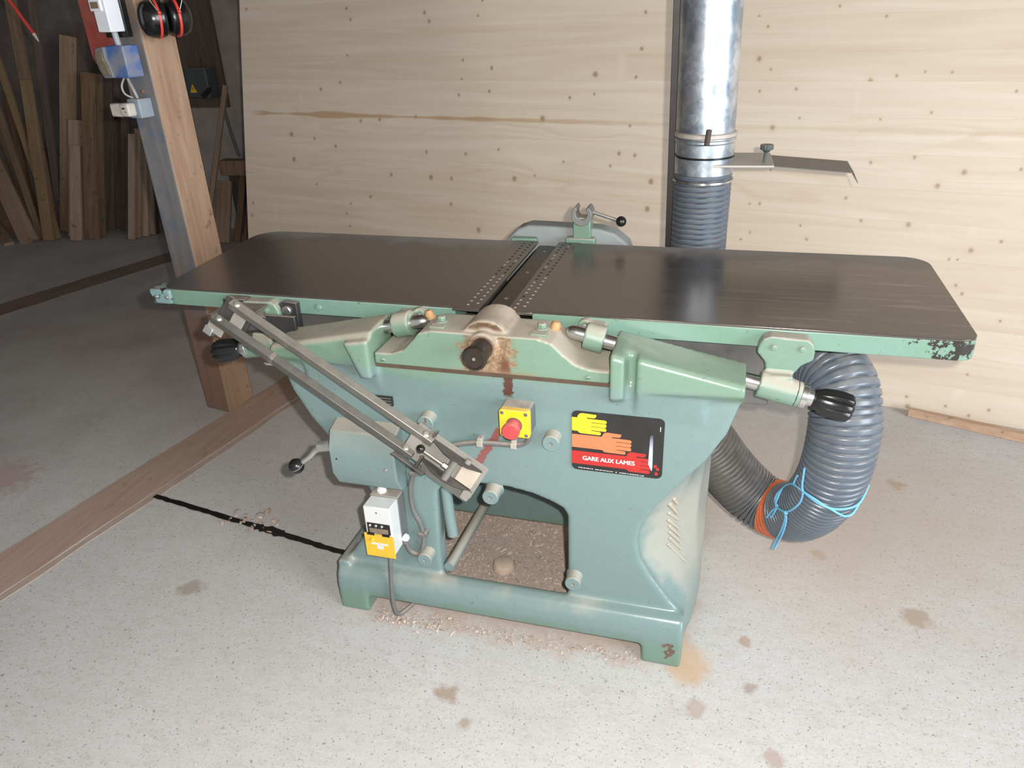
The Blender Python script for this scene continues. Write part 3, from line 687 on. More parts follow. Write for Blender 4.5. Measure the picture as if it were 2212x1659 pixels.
# hinge brackets that join the tables to the adjusting rods, one at each outer end
ROD = lambda x: 0.841 - 0.2185 * (x + 0.327)
def mir(x, s_): return x if s_ > 0 else -0.974 - x
def bracket(s_):
    tb = tr if s_ > 0 else tl
    g = MB(); X = lambda x: mir(x, s_)
    prof = [(0.085, 0.846), (0.078, 0.832), (0.075, 0.816), (0.092, 0.797), (0.096, 0.780), (0.094, 0.752), (0.150, 0.740), (0.152, 0.772), (0.165, 0.792), (0.187, 0.806), (0.188, 0.823), (0.184, 0.840), (0.172, 0.850), (0.100, 0.853)]
    g.prism([(X(a), b) for a, b in prof][::s_], 1.512, 1.548, XZ)
    a, b = V((X(0.084), 1.50, ROD(0.084))), V((X(0.160), 1.50, ROD(0.160)))
    g.cyl(a, b, 0.0285, None, 28)
    g.box((min(X(0.095), X(0.15)), 1.49, 0.745), (max(X(0.095), X(0.15)), 1.53, 0.775))
    br = cast(g.build('hinge_bracket', MGREEN, tb), 0.003, 4)
    for x in (0.108, 0.163):
        MB().lathe((X(x), 1.513, 0.830), (0, -1, 0), [(0, 0.0090), (0.002, 0.0090), (0.002, 0.0060), (0.006, 0.0060), (0.007, 0.004)], 20).build('bracket_bolt', MGREEN, tb)
    # rod end: steel collar, green nut ring and fluted black grip
    d = (b - a).normalized()
    rd = MB(); rd.lathe(V((X(-0.327), 1.50, ROD(-0.327))) , d, [(0, 0.0005), (0.002, 0.0065), (0.007, 0.0115), (0.014, 0.0150), (0.024, 0.0165), (0.46, 0.0165), (0.50, 0.0165)], 28)
    rod = lab(rd.build('adjusting_rod', MSTEEL, mc), 'bright steel adjusting rod')
    lab(MB().cyl(b + d * 0.0005, b + d * 0.009, 0.0272, None, 28).build('lock_ring', MGREEN, rod, 0.001), 'green ring')
    lab(MB().lathe(b + d * 0.009, d, [(0, 0.0275), (0.013, 0.0275), (0.014, 0.020), (0.026, 0.0180)], 28).build('collar', MSTEEL, rod, 0.0008), 'turned steel collar')
    g0 = b + d * 0.034
    prof = [(0, 0.0165), (0.006, 0.0205), (0.020, 0.0265), (0.040, 0.0300), (0.060, 0.0305), (0.074, 0.0290), (0.080, 0.0255), (0.082, 0.0200)]
    aa, bb_ = MB().frame(d); n = 64; vs = []; fs = []
    for h, r in prof:
        for i in range(n):
            t = 2 * math.pi * i / n
            fl_ = max(0.0, math.cos(8 * t)) ** 1.5 * min(1, max(0, (h - 0.01) / 0.03)) * 0.0045
            vs.append(g0 + d * h + (aa * math.cos(t) + bb_ * math.sin(t)) * (r - fl_))
    for k in range(len(prof) - 1):
        for i in range(n):
            j = (i + 1) % n; fs.append((k * n + i, k * n + j, (k + 1) * n + j, (k + 1) * n + i))
    fs += [tuple(range(n - 1, -1, -1)), tuple(range((len(prof) - 1) * n, len(prof) * n))]
    lab(MB().add(vs, fs).build('fluted_grip', MBLACK, rod, angle=60), 'glossy black fluted grip')
    # eye on the inner end of the rod, bolted to the table edge
    x0, x1 = X(-0.284), X(-0.241)
    ey = MB(); ey.lathe((x0, 1.50, ROD(-0.284)), (V((x1, 1.50, ROD(-0.241))) - V((x0, 1.50, ROD(-0.284)))), [(0, 0.030), (0.044, 0.030)], 28)
    ey.prism([(x0, ROD(-0.284)), (x1, ROD(-0.241)), (x1, ROD(-0.241) + 0.026), (x0, ROD(-0.284) + 0.020)][::s_], 1.495, 1.55, XZ)
    ey.cyl((X(-0.289), 1.548, 0.838), (X(-0.289), 1.527, 0.838), 0.018)
    eo = cast(ey.build('rod_eye', MGREEN, tb), 0.003, 3)
    MB().cyl((X(-0.291), 1.529, 0.841), (X(-0.291), 1.520, 0.841), 0.007).build('eye_bolt', MSTEELD, eo, 0.001)
bracket(1); bracket(-1)

# cutter block between the lips, with knife bar and screws
cb = MB().cyl((-0.505, 1.538, 0.786), (-0.505, 2.092, 0.786), 0.064, None, 48).build('cutter_block', MBROWNST, mc)
MB().box((-0.532, 1.542, 0.836), (-0.478, 2.088, 0.8515)).build('knife_wedge', MBROWNST, cb, 0.003)
for y in (1.64, 1.84, 2.03):
    MB().cyl((-0.503, y, 0.8510), (-0.503, y, 0.8522), 0.005).build('wedge_screw', MDUSTY, cb)
# beds and chip hood under the tables
MB().box((-1.25, 1.60, 0.735), (-0.62, 2.04, 0.813)).build('bed', MGREYSH, mc, 0.004)
lab(MB().box((-0.38, 1.585, 0.655), (0.115, 2.04, 0.8135)).build('chip_hood', MGREYSH, mc, 0.004), 'grey sheet-steel chip hood')

# louvred vent cast into the right flank
def flank(s_, z):
    x = xf(z); e = 0.004
    pts = [(x - 0.004, 1.46), (x + (e - x) * 0.50, 1.53), (x + (e - x) * 0.86, 1.60), (e, 1.67)]
    t = s_ * 3; i = min(2, int(t)); t -= i
    return V((pts[i][0] + (pts[i + 1][0] - pts[i][0]) * t, pts[i][1] + (pts[i + 1][1] - pts[i][1]) * t, z))
for (sa, za), (sb_, zb) in (((0.24, 0.428), (0.33, 0.400)), ((0.22, 0.414), (0.37, 0.366)), ((0.26, 0.382), (0.40, 0.344)), ((0.27, 0.360), (0.41, 0.316)), ((0.29, 0.340), (0.42, 0.292)), ((0.29, 0.322), (0.42, 0.274)), ((0.29, 0.304), (0.41, 0.254)), ((0.27, 0.288), (0.44, 0.210))):
    a, b = flank(sa, za), flank(sb_, zb)
    mid = (a + b) / 2; ax = (b - a) / 2
    nrm = V((0.80, -0.60, 0.0)); nrm = (nrm - ax * (nrm.dot(ax) / ax.length_squared)).normalized(); up = ax.cross(nrm).normalized()
    MB().obox(mid - nrm * 0.0015, ax, nrm * 0.0060, up * 0.0050).build('louvre', MLOUV, mc, 0.003, 3)

# inner foot bar and hanging pedal arm seen through the arch
MB().tube([(-0.640, 1.46, 0.152), (-0.628, 1.84, 0.150)], 0.014, 14).build('inner_bar', MBLUEG, mc)
MB().tube(catmull([(-0.634, 1.475, 0.47), (-0.632, 1.47, 0.40), (-0.628, 1.468, 0.32), (-0.623, 1.466, 0.268), (-0.6225, 1.466, 0.259), (-0.622, 1.466, 0.256)], 5), lambda i: 0.0145 if i < 20 else 0.0145 * max(0.08, math.cos((i - 20) / 5 * 1.5)), 14).build('pedal_arm', MBLUEG, mc)

# name plate half hidden by the guard arm
npl = MB().box((-0.795, 1.4395, 0.638), (-0.735, 1.4465, 0.662)).build('name_plate', MSTK, mc)
for z in (0.642, 0.6495, 0.6565):
    MB().box((-0.792, 1.4390, z), (-0.738, 1.4397, z + 0.0028)).build('plate_line', MGREYSH, npl)

# emergency stop
es = MB().prism(arc_poly(-0.455, -0.386, 0.621, 0.689, 0.007), 1.404, 1.4465, XZ).build('emergency_stop', MGREYP, mc, 0.001)
lab(es, 'yellow and grey emergency stop box with a red button')
lab(MB().prism(arc_poly(-0.455, -0.386, 0.621, 0.689, 0.007), 1.388, 1.404, XZ).build('box_lid', MYEL, es, 0.002), 'yellow lid')
for x, z in ((-0.4475, 0.6815), (-0.3935, 0.6815), (-0.3935, 0.6285), (-0.4475, 0.6285)):
    MB().cyl((x, 1.389, z), (x, 1.3865, z), 0.0042).build('lid_screw', MGREYSH, es, 0.0006)
lab(MB().lathe((-0.4205, 1.389, 0.653), (0, -1, 0), [(0, 0.0155), (0.004, 0.0155), (0.004, 0.0125), (0.022, 0.0115), (0.023, 0.0195), (0.031, 0.0200), (0.0345, 0.0180), (0.0352, 0.012), (0.0352, 0.0005)], 36).build('mushroom_button', MRED, es), 'red mushroom button')
MB().lathe((-0.4205, 1.3885, 0.653), (0, -1, 0), [(0, 0.0185), (0.0025, 0.0185), (0.0025, 0.0155), (0, 0.0155)], 28, caps=False).build('button_ring', MGREYSH, es)

# warning sticker: three reaching hands and a blade, GARE AUX LAMES
stk = lab(MB().prism(arc_poly(-0.3025, -0.0985, 0.5215, 0.6745, 0.013), 1.4418, 1.4452, XZ).build('warning_sticker', MSTK, mc), 'black warning sticker with yellow, salmon and red hands')
HAND = [(-0.3014, 0.6579), (-0.2901, 0.658), (-0.2884, 0.6639), (-0.2844, 0.6684), (-0.2794, 0.67), (-0.2474, 0.6685), (-0.2472, 0.6658), (-0.2496, 0.6609), (-0.2529, 0.6599), (-0.2686, 0.66), (-0.269, 0.6585), (-0.2664, 0.6572), (-0.2284, 0.6566), (-0.2248, 0.6547), (-0.224, 0.651), (-0.2265, 0.6484), (-0.2579, 0.6492), (-0.2581, 0.6476), (-0.2265, 0.6471), (-0.2245, 0.6439), (-0.225, 0.6404), (-0.228, 0.6381), (-0.2583, 0.639), (-0.2586, 0.6375), (-0.2271, 0.637), (-0.2244, 0.6337), (-0.2251, 0.6298), (-0.2279, 0.6282), (-0.2586, 0.629), (-0.2586, 0.6274), (-0.2391, 0.6262), (-0.2366, 0.6239), (-0.2373, 0.6193), (-0.2401, 0.6183), (-0.2809, 0.6187), (-0.2855, 0.6199), (-0.2895, 0.6239), (-0.3017, 0.6241)]
def hand(k, dx, dz, mat):
    P = [(x + dx, z + dz) for x, z in HAND]
    P[0] = (-0.3020, P[0][1]); P[-1] = (-0.3020, P[-1][1])
    y = 1.4414 - 0.0001 * k
    return MB().prism(P, y, 1.4420, XZ).build('hand', mat, stk, smooth=False)
hand(0, 0, 0, MSY); hand(1, 0.0560, -0.0430, MSS)
P = [(x + 0.1115, z - 0.0863) for x, z in HAND]
P[0] = (-0.3020, P[0][1]); P[-1] = (-0.3020, P[-1][1])
P = [(min(x, -0.1295) if i < 23 else min(x, -0.1225), z) for i, (x, z) in enumerate(P)]
MB().prism(P, 1.4412, 1.4420, XZ).build('hand', MSR, stk, smooth=False)
MB().prism([(-0.1272, 0.6321), (-0.1218, 0.6328), (-0.1206, 0.5489), (-0.1216, 0.5401), (-0.1297, 0.5569), (-0.1285, 0.6244)], 1.4409, 1.4420, XZ).build('blade', MSB, stk, smooth=False)
for x, z in ((-0.1144, 0.5536), (-0.1091, 0.5467), (-0.1113, 0.5342)):
    MB().prism([(x + 0.0042 * math.cos(R(a)) * (1 if a < 180 else .8), z + 0.0042 * math.sin(R(a))) for a in range(0, 360, 30)], 1.4410, 1.4420, XZ).build('drop', MSR, stk, smooth=False)
def text(body_, x, z, h, width, mat, parent, name='lettering', rot=0, y=1.4407, bold=0.0):
    cu_ = bpy.data.curves.new('tmp', 'FONT'); cu_.body = body_; cu_.size = 1.0; cu_.offset = bold
    to = bpy.data.objects.new('tmp', cu_); COL.objects.link(to)
    dg = bpy.context.evaluated_depsgraph_get(); me = bpy.data.meshes.new_from_object(to.evaluated_get(dg))
    bpy.data.objects.remove(to)
    xs = [v.co.x for v in me.vertices]; ys = [v.co.y for v in me.vertices]
    sx = width / (max(xs) - min(xs)); sy = h / (max(ys) - min(ys)); mx = min(xs); my = min(ys)
    for v in me.vertices:
        a, b = (v.co.x - mx) * sx, (v.co.y - my) * sy
        if rot: a, b = -b, a
        v.co = V((x + a, y, z + b)) - mc.location
    me.materials.clear(); me.materials.append(mat); me.name = name
    o = bpy.data.objects.new(name, me); COL.objects.link(o); o.parent = parent
    return o
for k in range(3): text('GARE AUX LAMES', -0.2774 + 0.0005 * k, 0.5497, 0.0106, 0.117, MSW, stk, y=1.4407 - 0.00003 * k)
# imprint too small to read in the photograph: rows of tiny strokes
im = MB(); x = -0.287; rr = random.Random(5)
while x < -0.137:
    w = rr.uniform(0.001, 0.004); im.box((x, 1.4412, 0.5270 - (x + 0.287) * 0.02), (x + w, 1.4420, 0.5284 - (x + 0.287) * 0.02)); x += w + rr.uniform(0.0006, 0.002) + (0.004 if rr.random() < 0.06 else 0)
o = im.build('imprint', MSW, stk, smooth=False); o['kind'] = 'stuff'
im = MB()
for k in range(6): im.box((-0.1078, 1.4412, 0.6435 + k * 0.0019), (-0.1062, 1.4420, 0.6448 + k * 0.0019))
o = im.build('imprint', MSW, stk, smooth=False); o['kind'] = 'stuff'

# lift gearbox with crank
gb = MB()
gb.prism([(1.45, 0.590), (1.404, 0.575), (1.386, 0.530), (1.386, 0.462), (1.408, 0.420), (1.45, 0.405)], -0.896, -0.722, YZ)
gbo = lab(gb.build('gearbox', MBLUEG, mc, 0.004, 3), 'blue-green faceted gearbox')
MB().cyl((-0.877, 1.387, 0.505), (-0.877, 1.3845, 0.505), 0.0022).build('gearbox_screw', MBLACK, gbo)
MB().cyl((-0.748, 1.387, 0.490), (-0.748, 1.3835, 0.490), 0.0048).build('gearbox_screw', MSTEELD, gbo, 0.0008)
ck = MB(); ck.cyl((-0.895, 1.395, 0.535), (-0.925, 1.392, 0.530), 0.0135)
ck.tube(catmull([(-0.915, 1.392, 0.531), (-0.932, 1.388, 0.522), (-0.948, 1.380, 0.505), (-0.972, 1.368, 0.488)], 6), lambda i: 0.010 - 0.0002 * i, 12)
cko = lab(ck.build('crank', MSTEELD, mc), 'steel crank with a black ball')
bl = MB().ball((-0.979, 1.364, 0.484), 0.0195, 28); lab(bl.build('crank_ball', MBLACK, cko), 'black ball')
MB().lathe((-0.979, 1.364, 0.484), (-0.3, -0.25, 0.9), [(-0.0008, 0.0196), (0.0008, 0.0196)], 28, caps=False).build('ball_seam', MDUSTY, cko)

# motor starter with a yellow flap
sb = MB().box((-0.815, 1.408, 0.245), (-0.738, 1.4465, 0.395)).build('motor_starter', MGREYP, mc, 0.003)
lab(sb, 'white motor starter with a yellow flap')
lab(MB().box((-0.812, 1.3625, 0.250), (-0.740, 1.410, 0.392)).build('starter_cover', MWHITE, sb, 0.0025), 'light grey cover')
MB().cyl((-0.777, 1.363, 0.376), (-0.777, 1.3615, 0.376), 0.0022).build('cover_screw', MGREYSH, sb)
wn = MB().box((-0.8065, 1.3605, 0.313), (-0.7450, 1.3635, 0.344)).build('window_recess', MBLACK, sb, 0.001)
MB().box((-0.801, 1.3590, 0.3155), (-0.7500, 1.3608, 0.330)).build('dusty_pane', MLENS, sb, 0.0008)
for k in range(3): MB().ball((-0.798 + 0.016 * k, 1.3605, 0.3375), 0.0042, 12).build('push_button', MSTEELD, sb)
fpx = lab(MB().prism([(-0.8170, 0.2425), (-0.7385, 0.2425), (-0.7380, 0.3085), (-0.7445, 0.3095), (-0.7485, 0.3085), (-0.7660, 0.3085), (-0.7680, 0.3115), (-0.7830, 0.3115), (-0.7860, 0.3095), (-0.8080, 0.3105), (-0.8110, 0.3125), (-0.8170, 0.3125)], 1.3585, 1.3618, XZ).build('yellow_flap', MYELF, sb, 0.0006), 'yellow flap')
for x in (-0.7985, -0.7575): MB().box((x - 0.010, 1.3575, 0.3085), (x + 0.010, 1.3600, 0.3145)).build('flap_hinge', MBLACK, sb, 0.0006)
MB().prism([(-0.8000, 0.2810), (-0.7545, 0.2810), (-0.7545, 0.2865), (-0.8000, 0.2865)], 1.3576, 1.3588, XZ).build('flap_slot', MWHITE, sb)
MB().prism([(-0.7855, 0.2680), (-0.7680, 0.2680), (-0.7680, 0.2812), (-0.7855, 0.2812)], 1.3576, 1.3588, XZ).build('flap_slot', MWHITE, sb)
MB().lathe((-0.796, 1.359, 0.295), (0, -1, 0), [(0, 0.0050), (0.006, 0.0040), (0.007, 0.002)], 14).build('flap_stud', MYELF, sb)
gl = MB(); gl.lathe((-0.789, 1.428, 0.393), (0, 0, 1), [(0, 0.0125), (0.010, 0.0125), (0.011, 0.0095), (0.022, 0.0090), (0.024, 0.007)], 8)
lab(gl.build('cable_gland', MPWHITE, sb, 0.0006), 'white plastic gland')
gl = MB(); gl.lathe((-0.7385, 1.418, 0.268), (1, -0.2, -0.3), [(0, 0.0105), (0.008, 0.0105), (0.010, 0.0085), (0.014, 0.006)], 14)
lab(gl.build('cable_gland', MPWHITE, sb, 0.0006), 'white plastic gland')

# cables and clips
def cable(P, r, name='cable'):
    return MB().tube(catmull(P, 8), r, 12).build(name, MCABLE, mc, angle=80)
c1 = cable([(-0.396, 1.418, 0.623), (-0.397, 1.424, 0.604), (-0.407, 1.430, 0.585), (-0.428, 1.433, 0.574), (-0.460, 1.436, 0.570), (-0.505, 1.437, 0.567), (-0.555, 1.437, 0.560), (-0.61, 1.437, 0.540), (-0.668, 1.437, 0.500), (-0.700, 1.437, 0.455), (-0.714, 1.437, 0.405), (-0.713, 1.437, 0.345), (-0.697, 1.437, 0.300), (-0.692, 1.437, 0.262), (-0.698, 1.432, 0.225), (-0.712, 1.428, 0.208), (-0.728, 1.422, 0.222), (-0.735, 1.418, 0.250)], 0.0062)
for (x, z, ax) in ((-0.437, 0.5725, 0), (-0.520, 0.568, 0), (-0.694, 0.272, 1), (-0.700, 0.458, 1)):
    g = MB()
    g.box((x - 0.0075, 1.426, z - 0.0085), (x + 0.0075, 1.447, z + 0.0085)) if not ax else g.box((x - 0.0095, 1.426, z - 0.0055), (x + 0.0095, 1.447, z + 0.0055))
    g.box((x - 0.005, 1.4265, z + 0.008), (x + 0.008, 1.447, z + 0.016)) if not ax else g.box((x + 0.006, 1.426, z - 0.004), (x + 0.015, 1.447, z + 0.010))
    g.build('cable_clip', plain('dusty_clip', (0.36, 0.32, 0.28), 0.8, 0, 0.2) if not ax else MCABLE, mc, 0.002)
cable([(-0.775, 1.408, 0.250), (-0.776, 1.401, 0.215), (-0.7785, 1.398, 0.17), (-0.781, 1.394, 0.12), (-0.782, 1.392, 0.07), (-0.780, 1.394, 0.030), (-0.774, 1.402, 0.012), (-0.764, 1.425, 0.008), (-0.752, 1.46, 0.008)], 0.0058)

# bridge guard folded down in front: bracket, two parallel arms, end carrier
A0, A1 = V((-1.106, 1.415, 0.884)), V((-0.603, 1.355, 0.606))
B0, B1 = V((-1.152, 1.400, 0.852)), V((-0.649, 1.340, 0.574))
ud = (A1 - A0).normalized()
vd = (A1 - B1); vd = (vd - ud * vd.dot(ud)).normalized(); wd = vd.cross(ud) * -1
if wd.y > 0: wd = -wd
fa = (vd * 0.80 + wd * 0.60); fb = (vd * -0.60 + wd * 0.80)
for p, q, mt in ((A0, A1, MALU), (B0, B1, MALUD)):
    L = (q - p).length
    arm = MB().obox((p + q) / 2, ud * L / 2, fa * 0.0100, fb * 0.0100).build('guard_arm', mt, mc, 0.0015)
    for e_, s_ in ((p, 0.018), (q, -0.022)):
        c = e_ + ud * s_
        MB().lathe(c + fa * 0.0096, fa, [(0, 0.0078), (0.002, 0.0088), (0.0055, 0.0055), (0.006, 0.001)], 18).build('rivet', MSTEELD, arm)
c = B0.lerp(B1, 0.305)
pb = MB(); pb.obox(c, ud * 0.006, fa * 0.0107, fb * 0.0107)
pb.tube([c - vd * 0.012 + ud * 0.01 - wd * .005, c - vd * 0.020 - ud * .005, c - vd * 0.021 - ud * 0.012], 0.003, 8)
lab(pb.build('arm_clip', MALU, mc, 0.001), 'pale wire clip round the lower arm')
# table-side bracket
gk = MB()
gk.box((-1.206, 1.515, 0.806), (-1.145, 1.548, 0.853))
gk.box((-1.185, 1.425, 0.8435), (-1.075, 1.540, 0.8475))
gk.add([(-1.130, 1.548, 0.842), (-1.125, 1.440, 0.842), (-1.050, 1.535, 0.805), (-1.050, 1.548, 0.812), (-1.130, 1.548, 0.795), (-1.125, 1.440, 0.800), (-1.050, 1.535, 0.775), (-1.050, 1.548, 0.775)],
       [(0, 1, 2, 3), (7, 6, 5, 4), (0, 4, 5, 1), (1, 5, 6, 2), (2, 6, 7, 3), (3, 7, 4, 0)])
gk.prism([(-1.065, 0.790), (-1.010, 0.772), (-1.008, 0.848), (-1.045, 0.851), (-1.072, 0.835)], 1.528, 1.548, XZ)
gk.add([(-1.065, 1.53, 0.792), (-1.008, 1.53, 0.776), (-1.000, 1.505, 0.755), (-1.062, 1.505, 0.765), (-1.065, 1.545, 0.785), (-1.008, 1.545, 0.770), (-1.000, 1.515, 0.748), (-1.062, 1.515, 0.758)],
       [(0, 1, 2, 3), (7, 6, 5, 4), (0, 4, 5, 1), (1, 5, 6, 2), (2, 6, 7, 3), (3, 7, 4, 0)])
gk.box((-1.155, 1.498, 0.772), (-1.000, 1.508, 0.824))
gko = lab(gk.build('guard_bracket', MBLACKM, mc, 0.002), 'black sheet-metal guard bracket')
MB().lathe((-1.035, 1.529, 0.828), (0, -1, 0), [(0, 0.0125), (0.006, 0.0125), (0.008, 0.010)], 20).build('bracket_screw', MSTEELD, gko, 0.001)
lv = (A0 + B0) / 2 + ud * 0.045
MB().obox(lv - wd * 0.004, ud * 0.017, vd * 0.034, wd * 0.0025).build('link_plate', MDUSTY, mc, 0.001)
MB().obox((A0 + B0) / 2 + ud * 0.030 - wd * 0.016, ud * 0.040, vd * 0.036, wd * 0.0035).build('pivot_plate', MBLACKM, mc, 0.001)
fo = B0 - vd * 0.022 + ud * 0.016
MB().obox(fo - wd * 0.006, ud * 0.022, vd * 0.012, wd * 0.003).build('pivot_foot', MDUSTY, mc, 0.001)
MB().obox(fo - vd * 0.014 - ud * 0.014 - wd * 0.012, ud * 0.012, vd * 0.010, wd * 0.010).build('pivot_foot', MSTEELD, mc, 0.002)
# end carrier: sheet base, two humped cheeks, roller, clamp lever and side skirt
O = (A1 + B1) / 2
def F(a, b, c): return O + ud * a + vd * b + wd * c
def fprism(poly, b0, b1): return MB().prism(poly, b0, b1, lambda a, c, b: F(a, b, c))
cr_ = lab(MB().obox(F(0.055, 0.002, -0.013), ud * 0.095, vd * 0.042, wd * 0.0015).build('guard_carrier', MDUSTY, mc, 0.001), 'dusty sheet-metal guard carrier with a small lever')
MB().obox(F(-0.012, -0.052, -0.008), ud * 0.045, vd * 0.002, wd * 0.011).build('carrier_lip', MBLACKM, cr_, 0.001)
lab(MB().obox(F(-0.025, 0.0, 0.0), ud * 0.016, vd * 0.020, wd * 0.002).build('spacer_plate', MDUSTY, cr_, 0.001), 'dusty spacer plate')
MB().obox(F(0.008, -0.033, -0.004), ud * 0.003, vd * 0.016, wd * 0.009).build('end_stop', MBLACKM, cr_, 0.001)
MB().obox(F(0.006, 0.036, -0.004), ud * 0.003, vd * 0.016, wd * 0.009).build('end_stop', MBLACKM, cr_, 0.001)
hump = [(0.002, -0.012), (0.140, -0.012), (0.142, -0.004), (0.112, 0.026), (0.080, 0.037), (0.050, 0.032), (0.020, 0.010), (0.002, -0.004)]
for b in (-0.022, 0.030):
    fprism(hump, b - 0.0012, b + 0.0012).build('cheek', MCHEEK, cr_, 0.0006)
MB().cyl(F(0.080, -0.022, 0.026), F(0.080, 0.030, 0.026), 0.0095, None, 24).build('roller', MALU, cr_, 0.001)
lev = MB(); lev.cyl(F(0.070, 0.006, 0.030), F(0.010, 0.012, 0.044), 0.0036); lev.lathe(F(0.072, 0.006, 0.029), F(0.010, 0.012, 0.044) - F(0.072, 0.006, 0.029), [(0, 0.007), (0.012, 0.007)], 6)
lo = lab(lev.build('clamp_lever', MALU, cr_), 'short steel lever with a black ball')
MB().ball(F(0.003, 0.013, 0.046), 0.0100, 18).build('lever_ball', MBLACK, lo)
sk = MB()
s0 = [F(0.010, -0.025, -0.004), F(0.140, -0.025, -0.006), F(0.150, -0.044, -0.014), F(0.140, -0.058, -0.020), F(0.020, -0.052, -0.016)]
sk.add([p for p in s0] + [p - wd * 0.0025 for p in s0], [(0, 1, 2, 3, 4), (9, 8, 7, 6, 5)] + [(i, i + 5, (i + 1) % 5 + 5, (i + 1) % 5) for i in range(5)])
lab(sk.build('side_skirt', MSKIRT, cr_, 0.0006), 'dusty bent side skirt')
MB().obox(F(0.118, 0.004, -0.008), ud * 0.022, vd * 0.023, wd * 0.003).build('tail_plate', plain('tan_dust_plate', (0.44, 0.37, 0.29), 0.8, 0, 0.2), cr_, 0.001)
MB().obox(F(0.138, -0.034, -0.004), ud * 0.010, vd * 0.012, wd * 0.008).build('tail_foot', MDUSTY, cr_, 0.002)
MB().lathe(F(0.103, 0.031, 0.002), vd, [(0, 0.008), (0.008, 0.008), (0.010, 0.006)], 16).build('cheek_nut', MDUSTY, cr_)

# fence holder at the back of the tables: rounded cover plate, green post with open fork, clamp lever
cvp = [(-0.665, 0.62), (-0.262, 0.62), (-0.262, 0.80), (-0.282, 0.852), (-0.318, 0.880), (-0.365, 0.893), (-0.575, 0.897), (-0.608, 0.886), (-0.640, 0.858), (-0.665, 0.80)]
lab(MB().prism(cvp, 2.130, 2.200, XZ).build('pulley_cover', plain('dusty_grey_cover', (0.25, 0.265, 0.255), 0.75, 0, 0.12, 14), mc, 0.008, 3), 'dusty rounded pulley cover behind the tables')
MB().box((-0.620, 2.10, 0.845), (-0.545, 2.125, 0.866)).build('fence_rail', MEDGE, mc, 0.002)
fh = MB(); fh.box((-0.457, 2.099, 0.845), (-0.372, 2.165, 0.872)); fh.box((-0.437, 2.108, 0.850), (-0.386, 2.155, 0.93))
fho = lab(fh.build('fence_holder', MGREEN, mc, 0.003), 'green fence post with a worn open fork')
fk = [(-0.4115 + 0.0300 * math.cos(R(a)), 0.938 + 0.0310 * math.sin(R(a))) for a in range(125, 416, 15)]
fi = [(-0.4115 + 0.0165 * math.cos(R(a)), 0.942 + 0.0165 * math.sin(R(a))) for a in range(410, 129, -15)]
MB().prism(fk + fi, 2.103, 2.158, XZ).build('fork', plain('worn_fork_iron', (0.20, 0.20, 0.19), 0.55, 0.4, 0.25), fho, 0.002)
lh = MB().tube([(-0.385, 2.133, 0.942), (-0.306, 2.120, 0.922)], 0.0052, 12)
lho = lh.build('fence_lever', MSTEELD, fho)
lab(MB().ball((-0.300, 2.119, 0.921), 0.0150, 22).build('lever_ball', MBLACK, lho), 'black ball')
mc['kind'] = 'thing'

# ------------------------------------------------------------------ dust extraction
dp = thing('dust_duct', 'galvanised steel dust duct standing upright behind the planer', 'duct', (-0.09, 2.26, 1.0))
def dx(z): return -0.0905 - 0.0214 * (z - 1.12)
gd = MB().lathe((dx(1.135), 2.26, 1.135), (dx(3.25) - dx(1.135), 0, 3.25 - 1.135), [(0, 0.0795), (2.11, 0.0795)], 48)
gd.build('duct_pipe', MGALV, dp)
for z in (1.118,):
    MB().lathe((dx(z), 2.26, z), (0.0, 0, 1), [(0, 0.081), (0.004, 0.0845), (0.010, 0.0845), (0.013, 0.081)], 48, caps=False).build('duct_bead', MGALV, dp)
cl = MB(); cl.lathe((dx(1.133), 2.26, 1.133), (0, 0, 1), [(0, 0.0805), (0.003, 0.086), (0.012, 0.086), (0.015, 0.0805)], 48, caps=False)
clo = lab(cl.build('pipe_clamp', plain('dusty_clamp_band', (0.46, 0.41, 0.36), 0.6, 0.3, 0.2), dp), 'dusty clamp band')
MB().cyl((-0.082, 2.172, 1.122), (-0.078, 2.168, 1.162), 0.0075, None, 12).build('clamp_bolt', plain('rusty_bolt', (0.09, 0.065, 0.05), 0.7, 0.3, 0.3), clo, 0.001)
MB().lathe((dx(1.04), 2.26, 1.035), (0, 0, 1), [(0, 0.0800), (0.098, 0.0805)], 48, caps=False).build('gate_collar', MGALV, dp)
MB().lathe((dx(1.08), 2.26, 1.079), (0, 0, 1), [(0, 0.0808), (0.0005, 0.0822), (0.0055, 0.0822), (0.006, 0.0808)], 48, caps=False).build('black_band', MBLACK, dp)
# blast gate: housing plate and slide with bent-down handle, thumb knob
gt = MB().add([(-0.085, 2.183, 1.0600), (0.098, 2.195, 1.0605), (0.092, 2.385, 1.060), (-0.085, 2.385, 1.060), (-0.085, 2.183, 1.0670), (0.098, 2.195, 1.0665), (0.092, 2.385, 1.067), (-0.085, 2.385, 1.067)],
              [(0, 3, 2, 1), (4, 5, 6, 7), (0, 1, 5, 4), (1, 2, 6, 5), (2, 3, 7, 6), (3, 0, 4, 7)])
gto = lab(gt.build('gate_housing', plain('dusty_galvanised_plate', (0.47, 0.43, 0.39), 0.55, 0.4, 0.1), dp, 0.0015), 'dusty flat gate housing')
sl = MB().prism([(0.06, 1.0650), (0.302, 1.0480), (0.316, 1.0215), (0.3140, 1.0205), (0.3005, 1.0460), (0.06, 1.0630)], 2.21, 2.375, XZ)
lab(sl.build('gate_slide', MGREYSH, dp, 0.0006), 'dull grey slide with a bent-down end')
kb = MB().cyl((0.072, 2.24, 1.067), (0.075, 2.24, 1.095), 0.0042, None, 10)
n = 40; kp = [(0.0755 + 0.0170 * (1 + 0.06 * math.cos(13 * 2 * math.pi * i / n)) * math.cos(2 * math.pi * i / n), 2.24 + 0.0170 * (1 + 0.06 * math.cos(13 * 2 * math.pi * i / n)) * math.sin(2 * math.pi * i / n)) for i in range(n)]
